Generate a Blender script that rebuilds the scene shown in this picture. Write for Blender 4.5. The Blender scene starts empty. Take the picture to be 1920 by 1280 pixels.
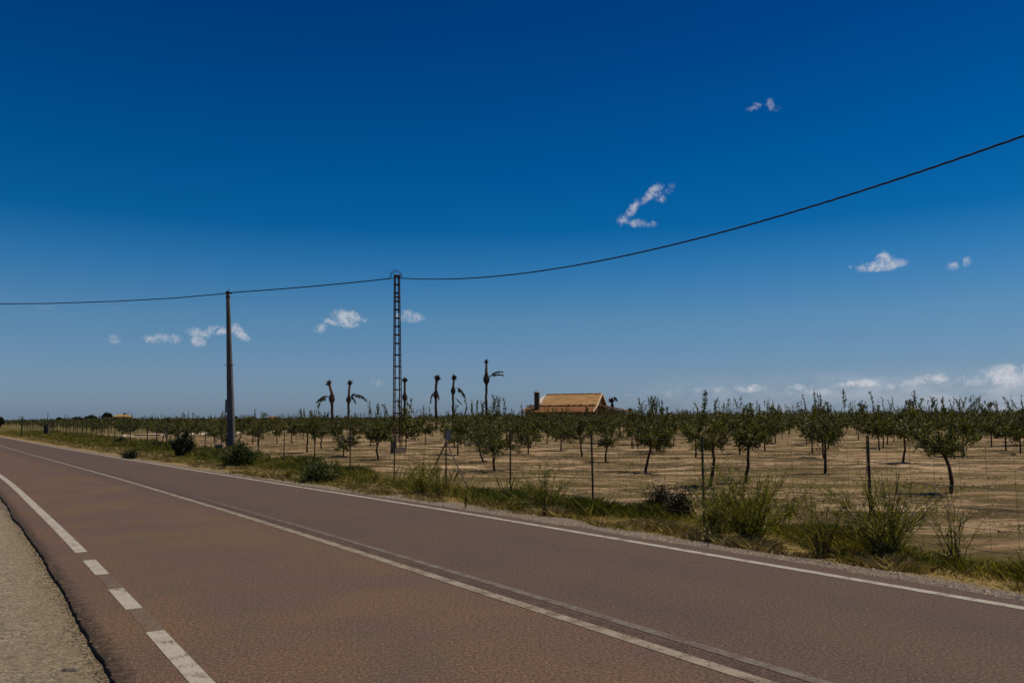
import bpy, math, random
import numpy as np
from mathutils import Vector, Matrix

S = bpy.context.scene
COL = S.collection
RNG = np.random.default_rng(7)

# ------------------------------------------------------------------ camera
F = 1478.0                      # focal length in pixels of a 1920 wide picture
EYE = 1.65
PITCH = math.atan((784 - 640) / F)
ROLL = math.radians(0.3)
cd = bpy.data.cameras.new('camera')
cam = bpy.data.objects.new('camera', cd)
COL.objects.link(cam)
cd.sensor_width = 36.0
cd.lens = 36.0 * F / 1920.0
cd.clip_start = 0.05
cd.clip_end = 20000
cam.matrix_world = (Matrix.Translation((0, 0, EYE)) @ Matrix.Rotation(math.pi / 2 + PITCH, 4, 'X')
                    @ Matrix.Rotation(-ROLL, 4, 'Z'))
S.camera = cam
S.view_settings.view_transform = 'Standard'
S.view_settings.look = 'None'
S.view_settings.gamma = 1.0
S.view_settings.exposure = -0.35
S.view_settings.use_curve_mapping = False
S.cycles.max_bounces = 6
S.cycles.transparent_max_bounces = 8


def ray(x, y):
    """direction of the sight line through a measured point (1920x1280 frame)"""
    a = (x - 960) / F
    b = -(y - 640) / F
    c, s = math.cos(ROLL), math.sin(ROLL)
    X, Y = c * a + s * b, -s * a + c * b
    cp, sp = math.cos(PITCH), math.sin(PITCH)
    return np.array([X, cp - Y * sp, sp + Y * cp])


def on_ground(x, y, z=0.0):
    r = ray(x, y)
    t = (z - EYE) / r[2]
    return np.array([r[0] * t, r[1] * t, z])


def at_depth(x, y, Y):
    r = ray(x, y)
    t = Y / r[1]
    return np.array([r[0] * t, Y, EYE + r[2] * t])


# ------------------------------------------------------------------ sky
SUN_EL, SUN_AZ = math.radians(67), math.radians(82)     # azimuth clockwise from +Y
W = bpy.data.worlds.new('World')
S.world = W
W.use_nodes = True
nt = W.node_tree
nt.nodes.clear()


class NB:
    """tiny node helper"""
    def __init__(self, tree):
        self.t = tree

    def n(self, typ, **kw):
        o = self.t.nodes.new(typ)
        for k, v in kw.items():
            setattr(o, k, v)
        return o

    def put(self, sock, v):
        if isinstance(v, bpy.types.NodeSocket):
            self.t.links.new(v, sock)
        else:
            sock.default_value = v

    def m(self, op, a, b=0.0, c=None, clamp=False):
        o = self.n('ShaderNodeMath', operation=op, use_clamp=clamp)
        self.put(o.inputs[0], a)
        self.put(o.inputs[1], b)
        if c is not None:
            self.put(o.inputs[2], c)
        return o.outputs[0]

    def mix(self, fac, a, b, blend='MIX'):
        o = self.n('ShaderNodeMix', data_type='RGBA', blend_type=blend)
        self.put(o.inputs[0], fac)
        self.put(o.inputs[6], a if isinstance(a, bpy.types.NodeSocket) else (*a[:3], 1))
        self.put(o.inputs[7], b if isinstance(b, bpy.types.NodeSocket) else (*b[:3], 1))
        return o.outputs[2]

    def ss(self, v, lo, hi, a=0.0, b=1.0):
        o = self.n('ShaderNodeMapRange', interpolation_type='SMOOTHSTEP')
        self.put(o.inputs[0], v)
        o.inputs[1].default_value, o.inputs[2].default_value = lo, hi
        o.inputs[3].default_value, o.inputs[4].default_value = a, b
        return o.outputs[0]

    def noise(self, vec, scale, detail=4, rough=0.55, dist=0.0):
        o = self.n('ShaderNodeTexNoise')
        if vec is not None:
            self.t.links.new(vec, o.inputs['Vector'])
        o.inputs['Scale'].default_value = scale
        o.inputs['Detail'].default_value = detail
        o.inputs['Roughness'].default_value = rough
        o.inputs['Distortion'].default_value = dist
        return o.outputs[0]

    def mapping(self, vec, scale, rot=(0, 0, 0), loc=(0, 0, 0)):
        o = self.n('ShaderNodeMapping')
        self.t.links.new(vec, o.inputs[0])
        o.inputs['Scale'].default_value = scale
        o.inputs['Rotation'].default_value = rot
        o.inputs['Location'].default_value = loc
        return o.outputs[0]

    def ramp(self, v, stops):
        o = self.n('ShaderNodeValToRGB')
        self.put(o.inputs[0], v)
        e = o.color_ramp.elements
        e[0].position, e[0].color = stops[0][0], (*stops[0][1], 1)
        e[1].position, e[1].color = stops[-1][0], (*stops[-1][1], 1)
        for p, c in stops[1:-1]:
            x = e.new(p)
            x.color = (*c, 1)
        return o.outputs[0]


b = NB(nt)
sky = b.n('ShaderNodeTexSky', sky_type='NISHITA', sun_disc=False, sun_elevation=SUN_EL, sun_rotation=SUN_AZ,
          altitude=200, air_density=1.0, dust_density=0.6, ozone_density=3.0)
tc = b.n('ShaderNodeTexCoord')
sep = b.n('ShaderNodeSeparateXYZ')
nt.links.new(tc.outputs['Generated'], sep.inputs[0])
az = b.m('ARCTAN2', sep.outputs[0], sep.outputs[1])
el = b.m('ARCSINE', sep.outputs[2])
# deep polarised blue of the photograph: the clear-sky colour filtered by elevation
SKY_TINT = [(0, (0.431, 0.599, 1.014)), (0.081, (0.472, 0.625, 0.891)), (0.177, (0.372, 0.655, 0.871)), (0.271, (0.135, 0.575, 0.9)), (0.336, (0.02, 0.45, 0.82)), (0.452, (0.0, 0.391, 0.774)), (0.68, (0.0, 0.262, 0.655)), (0.76, (0.0, 0.25, 0.64)), (0.88, (0.14, 0.26, 0.42)), (1.0, (0.3, 0.32, 0.38))]
eln = b.m('DIVIDE', el, 0.7)
tint = b.ramp(eln, SKY_TINT)
skyc = b.mix(1.0, sky.outputs[0], tint, 'MULTIPLY')
# clouds placed by compass direction
nv = b.noise(tc.outputs['Generated'], 62, 7, 0.62, 0.6)
nv3 = b.noise(tc.outputs['Generated'], 170, 6, 0.7, 1.2)
nv2 = b.noise(b.mapping(tc.outputs['Generated'], (1, 1, 2.2)), 26, 6, 0.6, 0.3)
CL = [  # x, y, rx, ry, tilt (deg, counter-clockwise), strength
    (1238, 356, 22, 9, 10, .85), (1212, 370, 30, 8, 38, 1.0), (1186, 392, 27, 8, 48, 1.05),
    (1168, 412, 10, 12, 0, .75), (1198, 419, 28, 7, -5, .95), (1234, 368, 16, 8, -30, .85),
    (1414, 200, 14, 7, 15, .68), (1446, 196, 12, 13, 0, .62), (1460, 202, 8, 8, 0, .62),
    (1652, 498, 36, 9, 2, .95), (1658, 488, 13, 14, 0, 1.05), (1630, 503, 14, 6, 10, .8),
    (1788, 495, 14, 10, 0, .72), (1814, 492, 12, 10, 0, .66), (1594, 500, 5, 4, 0, .65),
    (304, 634, 24, 10, 3, 1.08), (308, 616, 9, 7, 0, .5), (372, 624, 22, 9, -8, 1.0), (405, 620, 26, 8, 8, .95),
    (372, 638, 15, 10, -20, .85), (448, 623, 20, 8, -38, 1.0), (442, 612, 8, 8, 0, .6),
    (650, 596, 24, 14, -12, 1.15), (624, 603, 18, 7, -15, .9), (602, 614, 14, 9, 10, .75), (676, 602, 16, 6, 0, .72),
    (766, 594, 20, 10, -5, 1.1), (786, 597, 14, 6, 0, .6), (214, 636, 14, 8, -30, .68), (84, 578, 16, 7, 0, .6),
    (706, 715, 16, 9, -30, .72), (218, 575, 14, 6, 0, .5), (825, 745, 40, 12, 0, .5), (1040, 770, 60, 9, 0, .4),
    (1905, 703, 62, 17, 4, 1.2), (1830, 712, 40, 11, 3, .95), (1752, 710, 34, 9, 0, 1.0), (1690, 722, 40, 8, 6, .8),
    (1628, 718, 22, 7, 0, .95), (1590, 720, 26, 6, 8, .85), (1500, 727, 26, 7, 0, .85), (1520, 735, 50, 8, 0, .7),
    (1407, 727, 24, 7, 0, .85), (1345, 732, 20, 6, 0, .7), (1310, 730, 22, 6, 0, .65), (1250, 738, 50, 8, 0, .55),
    (1180, 742, 30, 8, 0, .5),
]
field = 0.0
for (x, y, rx, ry, tl, st) in CL:
    r = ray(x, y)
    rl = np.linalg.norm(r)
    a0, e0 = math.atan2(r[0], r[1]), math.asin(r[2] / rl)
    k = 1.25 / (F * (1 + ((x - 960) / F) ** 2) ** 0.5)
    rx, ry = rx * k, ry * k
    ct, stt = math.cos(math.radians(tl)), math.sin(math.radians(tl))
    da = b.m('SUBTRACT', az, a0)
    de = b.m('SUBTRACT', el, e0)
    u = b.m('ADD', b.m('MULTIPLY', da, ct / rx), b.m('MULTIPLY', de, stt / rx))
    v = b.m('ADD', b.m('MULTIPLY', da, -stt / ry), b.m('MULTIPLY', de, ct / ry))
    q = b.m('ADD', b.m('MULTIPLY', u, u), b.m('MULTIPLY', v, v))
    g = b.m('MULTIPLY', b.m('SUBTRACT', 1.0, b.m('MULTIPLY', q, 0.5)), st, clamp=True)
    field = b.m('SMOOTH_MAX', field, g, 0.12) if field != 0.0 else g
near = b.ss(field, 0.12, 0.75)
nvb = b.m('ADD', b.m('MULTIPLY', nv, .72), b.m('MULTIPLY', nv3, .28))
rag = b.m('ADD', field, b.m('MULTIPLY', b.m('SUBTRACT', nvb, 0.5), 3.6))
mask = b.m('MULTIPLY', b.ss(rag, 0.4, 1.6), near)
# hazy bank low above the orchard to the right
bank = b.m('MULTIPLY', b.ss(az, 0.02, 0.55), b.m('MULTIPLY', b.ss(el, 0.062, 0.028), b.ss(nv2, 0.3, 0.7, 0.25, 1.0)))
mask = b.m('ADD', b.m('MULTIPLY', mask, 0.86), b.m('MULTIPLY', bank, 0.42), clamp=True)
cloudc = b.mix(nv2, (6.8, 6.9, 7.7), (8.0, 8.0, 8.4))
final = b.mix(mask, skyc, cloudc)
bg = b.n('ShaderNodeBackground')
nt.links.new(final, bg.inputs[0])
bg.inputs[1].default_value = 0.1
wo = b.n('ShaderNodeOutputWorld')
nt.links.new(bg.outputs[0], wo.inputs[0])

# ------------------------------------------------------------------ sun
sl = bpy.data.lights.new('sun', 'SUN')
sl.energy = 4.8
sl.angle = math.radians(0.53)
sl.color = (1.0, 0.88, 0.72)
so = bpy.data.objects.new('sun', sl)
COL.objects.link(so)
sd = Vector((math.sin(SUN_AZ) * math.cos(SUN_EL), math.cos(SUN_AZ) * math.cos(SUN_EL), math.sin(SUN_EL)))
so.rotation_euler = sd.to_track_quat('Z', 'Y').to_euler()
so.location = (0, 0, 60)


# ------------------------------------------------------------------ helpers
def tag(o, label=None, cat=None, group=None, kind=None):
    if label:
        o['label'] = label
    if cat:
        o['category'] = cat
    if group:
        o['group'] = group
    if kind:
        o['kind'] = kind
    return o


class MB:
    """collects geometry for one mesh"""
    def __init__(self):
        self.v, self.f, self.k = [], [], 0

    def add(self, vs, fs, mi=0):
        vs = np.asarray(vs, float).reshape(-1, 3)
        self.v.append(vs)
        for q in fs:
            self.f.append((tuple(int(i) + self.k for i in q), mi))
        self.k += len(vs)

    def box(self, c, d, rz=0.0, mi=0, taper=1.0):
        x, y, z = np.array(d) / 2
        p = np.array([[-x, -y, -z], [x, -y, -z], [x, y, -z], [-x, y, -z],
                      [-x * taper, -y * taper, z], [x * taper, -y * taper, z], [x * taper, y * taper, z], [-x * taper, y * taper, z]])
        c_, s_ = math.cos(rz), math.sin(rz)
        p = p @ np.array([[c_, s_, 0], [-s_, c_, 0], [0, 0, 1]]) + np.array(c)
        self.add(p, [(0, 3, 2, 1), (4, 5, 6, 7), (0, 1, 5, 4), (1, 2, 6, 5), (2, 3, 7, 6), (3, 0, 4, 7)], mi)

    def bar(self, p, q, w, h, mi=0):
        p, q = Vector(p), Vector(q)
        d = (q - p).normalized()
        up = Vector((0, 0, 1)) if abs(d.z) < 0.95 else Vector((0, 1, 0))
        s = d.cross(up).normalized() * w / 2
        u = s.cross(d).normalized() * h / 2
        vs = [e + a * s + c * u for e in (p, q) for a, c in ((-1, -1), (1, -1), (1, 1), (-1, 1))]
        self.add([tuple(x) for x in vs], [(0, 3, 2, 1), (4, 5, 6, 7), (0, 1, 5, 4), (1, 2, 6, 5), (2, 3, 7, 6), (3, 0, 4, 7)], mi)

    def tube(self, pts, rad, n=6, mi=0, cap=True):
        pts = np.asarray(pts, float)
        m = len(pts)
        rad = np.broadcast_to(np.asarray(rad, float), (m,))
        tg = np.gradient(pts, axis=0)
        tg /= np.linalg.norm(tg, axis=1)[:, None] + 1e-9
        ref = np.array([0.31, 0.9, 0.2]) if abs(tg[0][1]) < 0.8 else np.array([1.0, 0.1, 0])
        a = np.cross(tg, ref)
        a /= np.linalg.norm(a, axis=1)[:, None]
        c = np.cross(tg, a)
        th = np.linspace(0, 2 * math.pi, n, endpoint=False)
        ring = a[:, None, :] * np.cos(th)[None, :, None] + c[:, None, :] * np.sin(th)[None, :, None]
        vs = (pts[:, None, :] + ring * rad[:, None, None]).reshape(-1, 3)
        fs = []
        for i in range(m - 1):
            for j in range(n):
                k = (j + 1) % n
                fs.append((i * n + j, i * n + k, (i + 1) * n + k, (i + 1) * n + j))
        if cap:
            fs.append(tuple(range(n))[::-1])
            fs.append(tuple((m - 1) * n + j for j in range(n)))
        self.add(vs, fs, mi)

    def build(self, name, mats, parent=None, smooth=False, loc=None):
        me = bpy.data.meshes.new(name)
        v = np.concatenate(self.v) if self.v else np.zeros((0, 3))
        me.from_pydata(v.tolist(), [], [q for q, _ in self.f])
        for m in (mats if isinstance(mats, (list, tuple)) else [mats]):
            me.materials.append(m)
        me.polygons.foreach_set('material_index', [mi for _, mi in self.f])
        if smooth:
            me.polygons.foreach_set('use_smooth', [True] * len(me.polygons))
        me.update()
        o = bpy.data.objects.new(name, me)
        COL.objects.link(o)
        if parent is not None:
            o.parent = parent
        if loc is not None:
            o.location = loc
        return o


def fast_mesh(name, verts, polys_n, mats, parent=None, midx=None):
    """verts (N*polys_n,3): every polys_n vertices are one separate face"""
    verts = np.ascontiguousarray(verts, dtype=np.float32).reshape(-1, 3)
    nf = len(verts) // polys_n
    me = bpy.data.meshes.new(name)
    me.vertices.add(len(verts))
    me.vertices.foreach_set('co', verts.ravel())
    me.loops.add(nf * polys_n)
    me.loops.foreach_set('vertex_index', np.arange(nf * polys_n, dtype=np.int32))
    me.polygons.add(nf)
    me.polygons.foreach_set('loop_start', np.arange(0, nf * polys_n, polys_n, dtype=np.int32))
    me.polygons.foreach_set('loop_total', np.full(nf, polys_n, dtype=np.int32))
    for m in (mats if isinstance(mats, (list, tuple)) else [mats]):
        me.materials.append(m)
    if midx is not None:
        me.polygons.foreach_set('material_index', np.asarray(midx, dtype=np.int32))
    me.update(calc_edges=True)
    o = bpy.data.objects.new(name, me)
    COL.objects.link(o)
    if parent is not None:
        o.parent = parent
    return o


def empty(name, loc, rz=0.0):
    o = bpy.data.objects.new(name, None)
    COL.objects.link(o)
    o.location = loc
    o.rotation_euler = (0, 0, rz)
    return o


def vnoise(x, y, seed=0):
    """smooth value noise 0..1"""
    x, y = np.asarray(x, float), np.asarray(y, float)
    xi, yi = np.floor(x).astype(np.int64), np.floor(y).astype(np.int64)
    xf, yf = x - xi, y - yi
    u, v = xf * xf * (3 - 2 * xf), yf * yf * (3 - 2 * yf)

    def h(a, c):
        n = (a * 374761393 + c * 668265263 + seed * 69069 + 1013904223) & 0xFFFFFFFF
        n = ((n ^ (n >> 13)) * 1274126177) & 0xFFFFFFFF
        n = n ^ (n >> 16)
        return (n & 0xFFFF) / 65535.0
    return (h(xi, yi) * (1 - u) + h(xi + 1, yi) * u) * (1 - v) + (h(xi, yi + 1) * (1 - u) + h(xi + 1, yi + 1) * u) * v


def fbm(x, y, seed=0, o=3):
    r, a, t = 0, 1.0, 0
    for i in range(o):
        r = r + a * vnoise(x * 2 ** i, y * 2 ** i, seed + i * 17)
        t += a
        a *= 0.5
    return r / t


# ------------------------------------------------------------------ materials
def mat(name, build):
    m = bpy.data.materials.new(name)
    m.use_nodes = True
    t = m.node_tree
    t.nodes.clear()
    nb = NB(t)
    out = nb.n('ShaderNodeOutputMaterial')
    sh = build(nb)
    t.links.new(sh, out.inputs[0])
    return m


def principled(nb, col, rough=0.85, bump=None, bstr=0.4, bdist=0.01, metal=0.0, spec=0.3):
    p = nb.n('ShaderNodeBsdfPrincipled')
    nb.put(p.inputs['Base Color'], col if isinstance(col, bpy.types.NodeSocket) else (*col, 1))
    nb.put(p.inputs['Roughness'], rough)
    p.inputs['Metallic'].default_value = metal
    p.inputs['Specular IOR Level'].default_value = spec
    if bump is not None:
        bn = nb.n('ShaderNodeBump')
        bn.inputs['Strength'].default_value = bstr
        bn.inputs['Distance'].default_value = bdist
        nb.put(bn.inputs['Height'], bump)
        nb.t.links.new(bn.outputs[0], p.inputs['Normal'])
    return p.outputs[0]


def pos(nb):
    return nb.n('ShaderNodeNewGeometry').outputs['Position']


def noisy(name, c1, c2, scale=4.0, rough=0.85, bump=0.4, bdist=0.01, detail=5, stretch=(1, 1, 1), metal=0.0, obj=True):
    def bd(nb):
        v = nb.n('ShaderNodeTexCoord').outputs['Object'] if obj else pos(nb)
        v = nb.mapping(v, stretch)
        n1 = nb.noise(v, scale, detail, 0.62)
        c = nb.mix(nb.ss(n1, 0.3, 0.7), c1, c2)
        return principled(nb, c, rough, nb.noise(v, scale * 4, 4), bump, bdist, metal)
    return mat(name, bd)


def leaf_mat(name, c1, c2, c3, trans=0.35):
    def bd(nb):
        g = nb.n('ShaderNodeNewGeometry')
        oi = nb.n('ShaderNodeObjectInfo')
        r = g.outputs['Random Per Island']
        c = nb.ramp(r, [(0.0, c1), (0.55, c2), (1.0, c3)])
        v = nb.m('ADD', 0.8, nb.m('MULTIPLY', oi.outputs['Random'], 0.4))
        hs = nb.n('ShaderNodeHueSaturation')
        nb.put(hs.inputs['Value'], v)
        nb.put(hs.inputs['Color'], c)
        p = nb.n('ShaderNodeBsdfPrincipled')
        nb.put(p.inputs['Base Color'], hs.outputs[0])
        p.inputs['Roughness'].default_value = 0.55
        p.inputs['Specular IOR Level'].default_value = 0.35
        tr = nb.n('ShaderNodeBsdfTranslucent')
        nb.put(tr.inputs[0], nb.mix(1.0, hs.outputs[0], (1.3, 1.5, 0.6), 'MULTIPLY'))
        mx = nb.n('ShaderNodeMixShader')
        mx.inputs[0].default_value = trans
        nb.t.links.new(p.outputs[0], mx.inputs[1])
        nb.t.links.new(tr.outputs[0], mx.inputs[2])
        return mx.outputs[0]
    return mat(name, bd)


def asphalt_build(nb, paint=None, cover=1.0, soft=0.12):
    v = pos(nb)
    fine = nb.noise(v, 95, 3, 0.7)
    grain = nb.noise(v, 38, 7, 0.95)
    mid = nb.noise(v, 34, 4, 0.7)
    vor = nb.n('ShaderNodeTexVoronoi')
    nb.t.links.new(v, vor.inputs['Vector'])
    vor.inputs['Scale'].default_value = 75
    big = nb.noise(v, 0.55, 4, 0.55, 0.4)
    big2 = nb.noise(nb.mapping(v, (1, 1, 1), loc=(13, 7, 0)), 0.9, 4, 0.6, 0.6)
    attr = nb.n('ShaderNodeAttribute', attribute_name='lat').outputs['Fac']
    c = nb.mix(nb.ss(big, 0.34, 0.66), (0.101, 0.062, 0.050), (0.118, 0.074, 0.043))
    c = nb.mix(nb.ss(big2, 0.52, 0.72, 0, 0.6), c, (0.084, 0.067, 0.045))
    # far lane, darker and greyer than the near lane
    c = nb.mix(nb.ss(attr, -3.6, -2.9, 0, 0.55), c, (0.074, 0.053, 0.045))
    cl = nb.n('ShaderNodeAttribute', attribute_name='cl').outputs['Fac']
    tar = nb.m('MULTIPLY', nb.ss(cl, 0.05, 0.08), nb.ss(cl, 0.26, 0.16))
    c = nb.mix(nb.m('MULTIPLY', tar, nb.ss(nb.noise(v, 5, 5, 0.7), 0.35, 0.6, 0.1, 0.75)), c, (0.045, 0.032, 0.026))
    # wheel paths polished slightly darker
    w1 = nb.m('ABSOLUTE', nb.m('ADD', attr, 1.0))
    w2 = nb.m('ABSOLUTE', nb.m('ADD', attr, 2.55))
    w = nb.m('MAXIMUM', nb.ss(w1, 0.45, 0.05), nb.ss(w2, 0.45, 0.05))
    c = nb.mix(nb.m('MULTIPLY', w, 0.16), c, (0.05, 0.042, 0.042))
    # rare dark stains and small repairs
    stn = nb.ss(nb.noise(nb.mapping(v, (1, 1, 1), loc=(4, 2, 0)), 1.7, 5, 0.7, 0.8), 0.64, 0.72, 0, 0.55)
    c = nb.mix(stn, c, (0.05, 0.042, 0.032))
    # dirt along the broken left edge
    eda = nb.n('ShaderNodeAttribute', attribute_name='ed').outputs['Fac']
    ed = nb.ss(nb.m('ADD', eda, nb.m('MULTIPLY', nb.m('SUBTRACT', nb.noise(v, 11, 6, 0.75), 0.5), 0.5)), 0.17, 0.0)
    c = nb.mix(nb.m('MULTIPLY', ed, 0.9), c, (0.026, 0.018, 0.012))
    stone = nb.ss(fine, 0.36, 0.68, 0.55, 1.5)
    c = nb.mix(1.0, c, nb.ramp(stone, [(0, (0, 0, 0)), (1, (1, 1, 1))]), 'MULTIPLY') if False else c
    k = nb.m('MULTIPLY', nb.ss(fine, 0.32, 0.68, 0.5, 1.55), nb.m('MULTIPLY', nb.ss(mid, 0.32, 0.68, 0.78, 1.24), nb.ss(grain, 0.40, 0.60, 0.45, 1.55)))
    hs = nb.n('ShaderNodeHueSaturation')
    nb.put(hs.inputs['Value'], k)
    nb.put(hs.inputs['Color'], c)
    c = hs.outputs[0]
    sp = nb.n('ShaderNodeTexNoise')
    nb.t.links.new(v, sp.inputs['Vector'])
    sp.inputs['Scale'].default_value = 130
    sp.inputs['Detail'].default_value = 1
    c = nb.mix(nb.ss(sp.outputs[0], 0.72, 0.8, 0, 0.75), c, (0.34, 0.27, 0.2))
    if paint is not None:
        wear = nb.noise(v, 60, 4, 0.75)
        wear2 = nb.noise(v, 5, 3, 0.6)
        wear = nb.m('ADD', nb.m('MULTIPLY', wear, .55), nb.m('MULTIPLY', grain, .45))
        pm = nb.ss(nb.m('ADD', wear, nb.m('MULTIPLY', wear2, 0.5)), 0.78 - cover * 0.36, 0.78 - cover * 0.36 + soft)
        pc = nb.mix(nb.ss(fine, 0.3, 0.7), tuple(x * 0.86 for x in paint), tuple(min(1, x * 1.08) for x in paint))
        c = nb.mix(pm, c, pc)
    h = nb.m('ADD', nb.m('MULTIPLY', fine, 0.6), nb.m('MULTIPLY', vor.outputs[0], 0.5))
    return principled(nb, c, 0.88, h, 0.2, 0.005, spec=0.25)


M_asphalt = mat('asphalt', lambda nb: asphalt_build(nb))
M_paint = mat('road_paint', lambda nb: asphalt_build(nb, (0.36, 0.335, 0.285), 0.52, 0.16))
M_paint_c = mat('road_paint_worn', lambda nb: asphalt_build(nb, (0.28, 0.24, 0.19), .46, 0.2))
M_paint_f = mat('road_paint_faint', lambda nb: asphalt_build(nb, (0.165, 0.15, 0.13), 0.45, 0.25))
M_paint_g = mat('road_paint_ghost', lambda nb: asphalt_build(nb, (0.15, 0.12, 0.095), 0.4, 0.3))


def ground_build(nb):
    v = pos(nb)
    lat = nb.n('ShaderNodeAttribute', attribute_name='lat').outputs['Fac']
    dist = nb.n('ShaderNodeVectorMath', operation='LENGTH')
    nb.t.links.new(v, dist.inputs[0])
    spx = nb.n('ShaderNodeSeparateXYZ')
    nb.t.links.new(v, spx.inputs[0])
    sp_x = spx.outputs[0]
    # tilled orchard soil, long furrows across the view
    st = nb.mapping(v, (0.15, 0.62, 1), rot=(0, 0, math.radians(2)))
    f1 = nb.noise(st, 1.0, 7, 0.72, 0.4)
    f3 = nb.noise(nb.mapping(v, (0.38, 1.25, 1), rot=(0, 0, math.radians(1)), loc=(3, 8, 0)), 1.0, 6, 0.7, 0.3)
    f2 = nb.noise(nb.mapping(v, (0.28, 2.3, 1), rot=(0, 0, math.radians(2))), 1.0, 6, 0.7, 0.3)
    clod = nb.noise(v, 9, 6, 0.7)
    soil = nb.mix(nb.ss(f2, 0.38, 0.60), (0.24, 0.155, 0.08), (0.62, 0.45, 0.28))
    soil = nb.mix(nb.ss(clod, 0.38, 0.62, 0.55, 0.0), soil, (0.2, 0.125, 0.075))
    weedy = nb.m('MULTIPLY', nb.ss(f1, 0.48, 0.53), nb.ss(clod, 0.38, 0.52, 0.35, 1))
    soil = nb.mix(nb.m('MULTIPLY', weedy, 0.93), soil, nb.mix(nb.noise(v, 3, 3), (0.04, 0.034, 0.010), (0.115, 0.085, 0.025)))
    soil = nb.mix(nb.ss(f3, 0.5, 0.55, 0, .85), soil, (0.075, 0.052, 0.02))
    farband = nb.noise(nb.mapping(v, (0.01, 0.08, 1)), 1.0, 4, 0.6)
    soil = nb.mix(nb.ss(farband, 0.45, 0.6, 0, 0.5), soil, (0.13, 0.10, 0.03))
    soil = nb.mix(nb.ss(nb.m('ADD', sp_x, nb.m('MULTIPLY', clod, 14)), -34, -52, 0, .85), soil, nb.mix(nb.ss(nb.noise(v, .8, 5, .7), .4, .6), (0.045, 0.045, 0.010), (0.17, 0.135, 0.04)))
    # gravel and dry litter of the verge
    g1 = nb.noise(v, 38, 5, 0.75)
    g2 = nb.noise(v, 2.2, 4, 0.6)
    gravel = nb.mix(nb.ss(g1, 0.36, 0.64), (0.09, 0.07, 0.055), (0.33, 0.27, 0.21))
    dry = nb.mix(nb.ss(nb.noise(v, 22, 5, 0.7), 0.35, 0.65), (0.11, 0.075, 0.022), (0.42, 0.30, 0.11))
    wob = nb.m('ADD', lat, nb.m('MULTIPLY', nb.m('SUBTRACT', nb.noise(v, 1.3, 6, 0.72), 0.5), 2.2))
    sp_ = nb.n('ShaderNodeSeparateXYZ')
    nb.t.links.new(v, sp_.inputs[0])
    wob = nb.m('ADD', wob, nb.ss(sp_.outputs[1], 12, 32, 0, .7))
    c = nb.mix(nb.ss(wob, 1.0, 1.55), gravel, dry)
    green = nb.mix(nb.noise(v, 30, 4, 0.7), (0.035, 0.032, 0.006), (0.15, 0.125, 0.022))
    c = nb.mix(nb.ss(wob, 1.9, 2.5), c, green)
    fl = nb.n('ShaderNodeAttribute', attribute_name='fl').outputs['Fac']
    fl = nb.m('ADD', fl, nb.m('MULTIPLY', nb.m('SUBTRACT', g2, 0.5), 1.2))
    c = nb.mix(nb.ss(fl, 0.3, 0.8), c, soil)
    # pale cement-bound shoulder left of the road
    s1 = nb.noise(v, 42, 6, 0.75)
    s2 = nb.noise(v, 1.6, 4, 0.6, 0.5)
    s3 = nb.noise(v, 13, 7, 0.9)
    sh = nb.mix(nb.ss(s1, 0.40, 0.60), (0.13, 0.105, 0.070), (0.44, 0.37, 0.265))
    sh = nb.mix(nb.ss(s3, 0.48, 0.36, 0, 0.9), sh, (0.085, 0.065, 0.036))
    sh = nb.mix(nb.ss(s3, 0.56, 0.66, 0, 0.7), sh, (0.50, 0.42, 0.30))
    sh = nb.mix(nb.ss(s2, 0.4, 0.65, 0, 0.5), sh, (0.27, 0.22, 0.145))
    sh = nb.mix(nb.ss(nb.noise(v, 6.5, 5, 0.7), 0.56, 0.68, 0, 0.6), sh, (0.13, 0.1, 0.055))
    eda = nb.n('ShaderNodeAttribute', attribute_name='ed').outputs['Fac']
    moss = nb.ss(nb.m('ADD', eda, nb.m('MULTIPLY', nb.m('SUBTRACT', nb.noise(v, 7, 5, 0.7), 0.5), 0.6)), -0.42, -0.08)
    sh = nb.mix(nb.m('MULTIPLY', moss, 0.22), sh, (0.16, 0.12, 0.05))
    crk = nb.n('ShaderNodeTexVoronoi', feature='DISTANCE_TO_EDGE')
    nb.t.links.new(nb.mapping(v, (1.0, 2.2, 1)), crk.inputs['Vector'])
    crk.inputs['Scale'].default_value = 0.9
    c = nb.mix(nb.ss(lat, -6.2, -6.4), c, sh)
    # far left of the shoulder: dry grass and earth
    c = nb.mix(nb.ss(nb.m('ADD', lat, nb.m('MULTIPLY', nb.m('SUBTRACT', g2, 0.5), 2.0)), -9.8, -11.0), c, dry)
    h = nb.m('ADD', nb.m('MULTIPLY', clod, 0.7), nb.m('ADD', nb.m('MULTIPLY', f2, 1.1), nb.m('MULTIPLY', nb.m('ADD', g1, nb.m('ADD', s1, s3)), 0.4)))
    return principled(nb, c, 0.95, h, 0.75, 0.07, spec=0.15)


M_ground = mat('orchard_soil_and_verge', ground_build)
M_track = noisy('pale_track_earth', (0.44, 0.34, 0.235), (0.60, 0.49, 0.36), 0.6, 0.95, 0.3, 0.03, obj=False)
M_bark = noisy('almond_bark', (0.035, 0.018, 0.013), (0.085, 0.045, 0.032), 14, 0.9, 0.6, 0.01, stretch=(1, 1, 0.3))
M_leaf = leaf_mat('almond_leaf', (0.022, 0.026, 0.005), (0.060, 0.064, 0.012), (0.22, 0.21, 0.055), 0.33)
M_leaf_far = leaf_mat('almond_leaf_distant', (0.020, 0.023, 0.004), (0.045, 0.046, 0.008), (0.10, 0.095, 0.02), 0.25)
M_darkleaf = leaf_mat('dark_scrub_leaf', (0.008, 0.013, 0.006), (0.018, 0.026, 0.010), (0.035, 0.045, 0.016), 0.15)
M_bushleaf = leaf_mat('green_bush_leaf', (0.018, 0.028, 0.005), (0.038, 0.052, 0.008), (0.085, 0.098, 0.016), 0.2)
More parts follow.
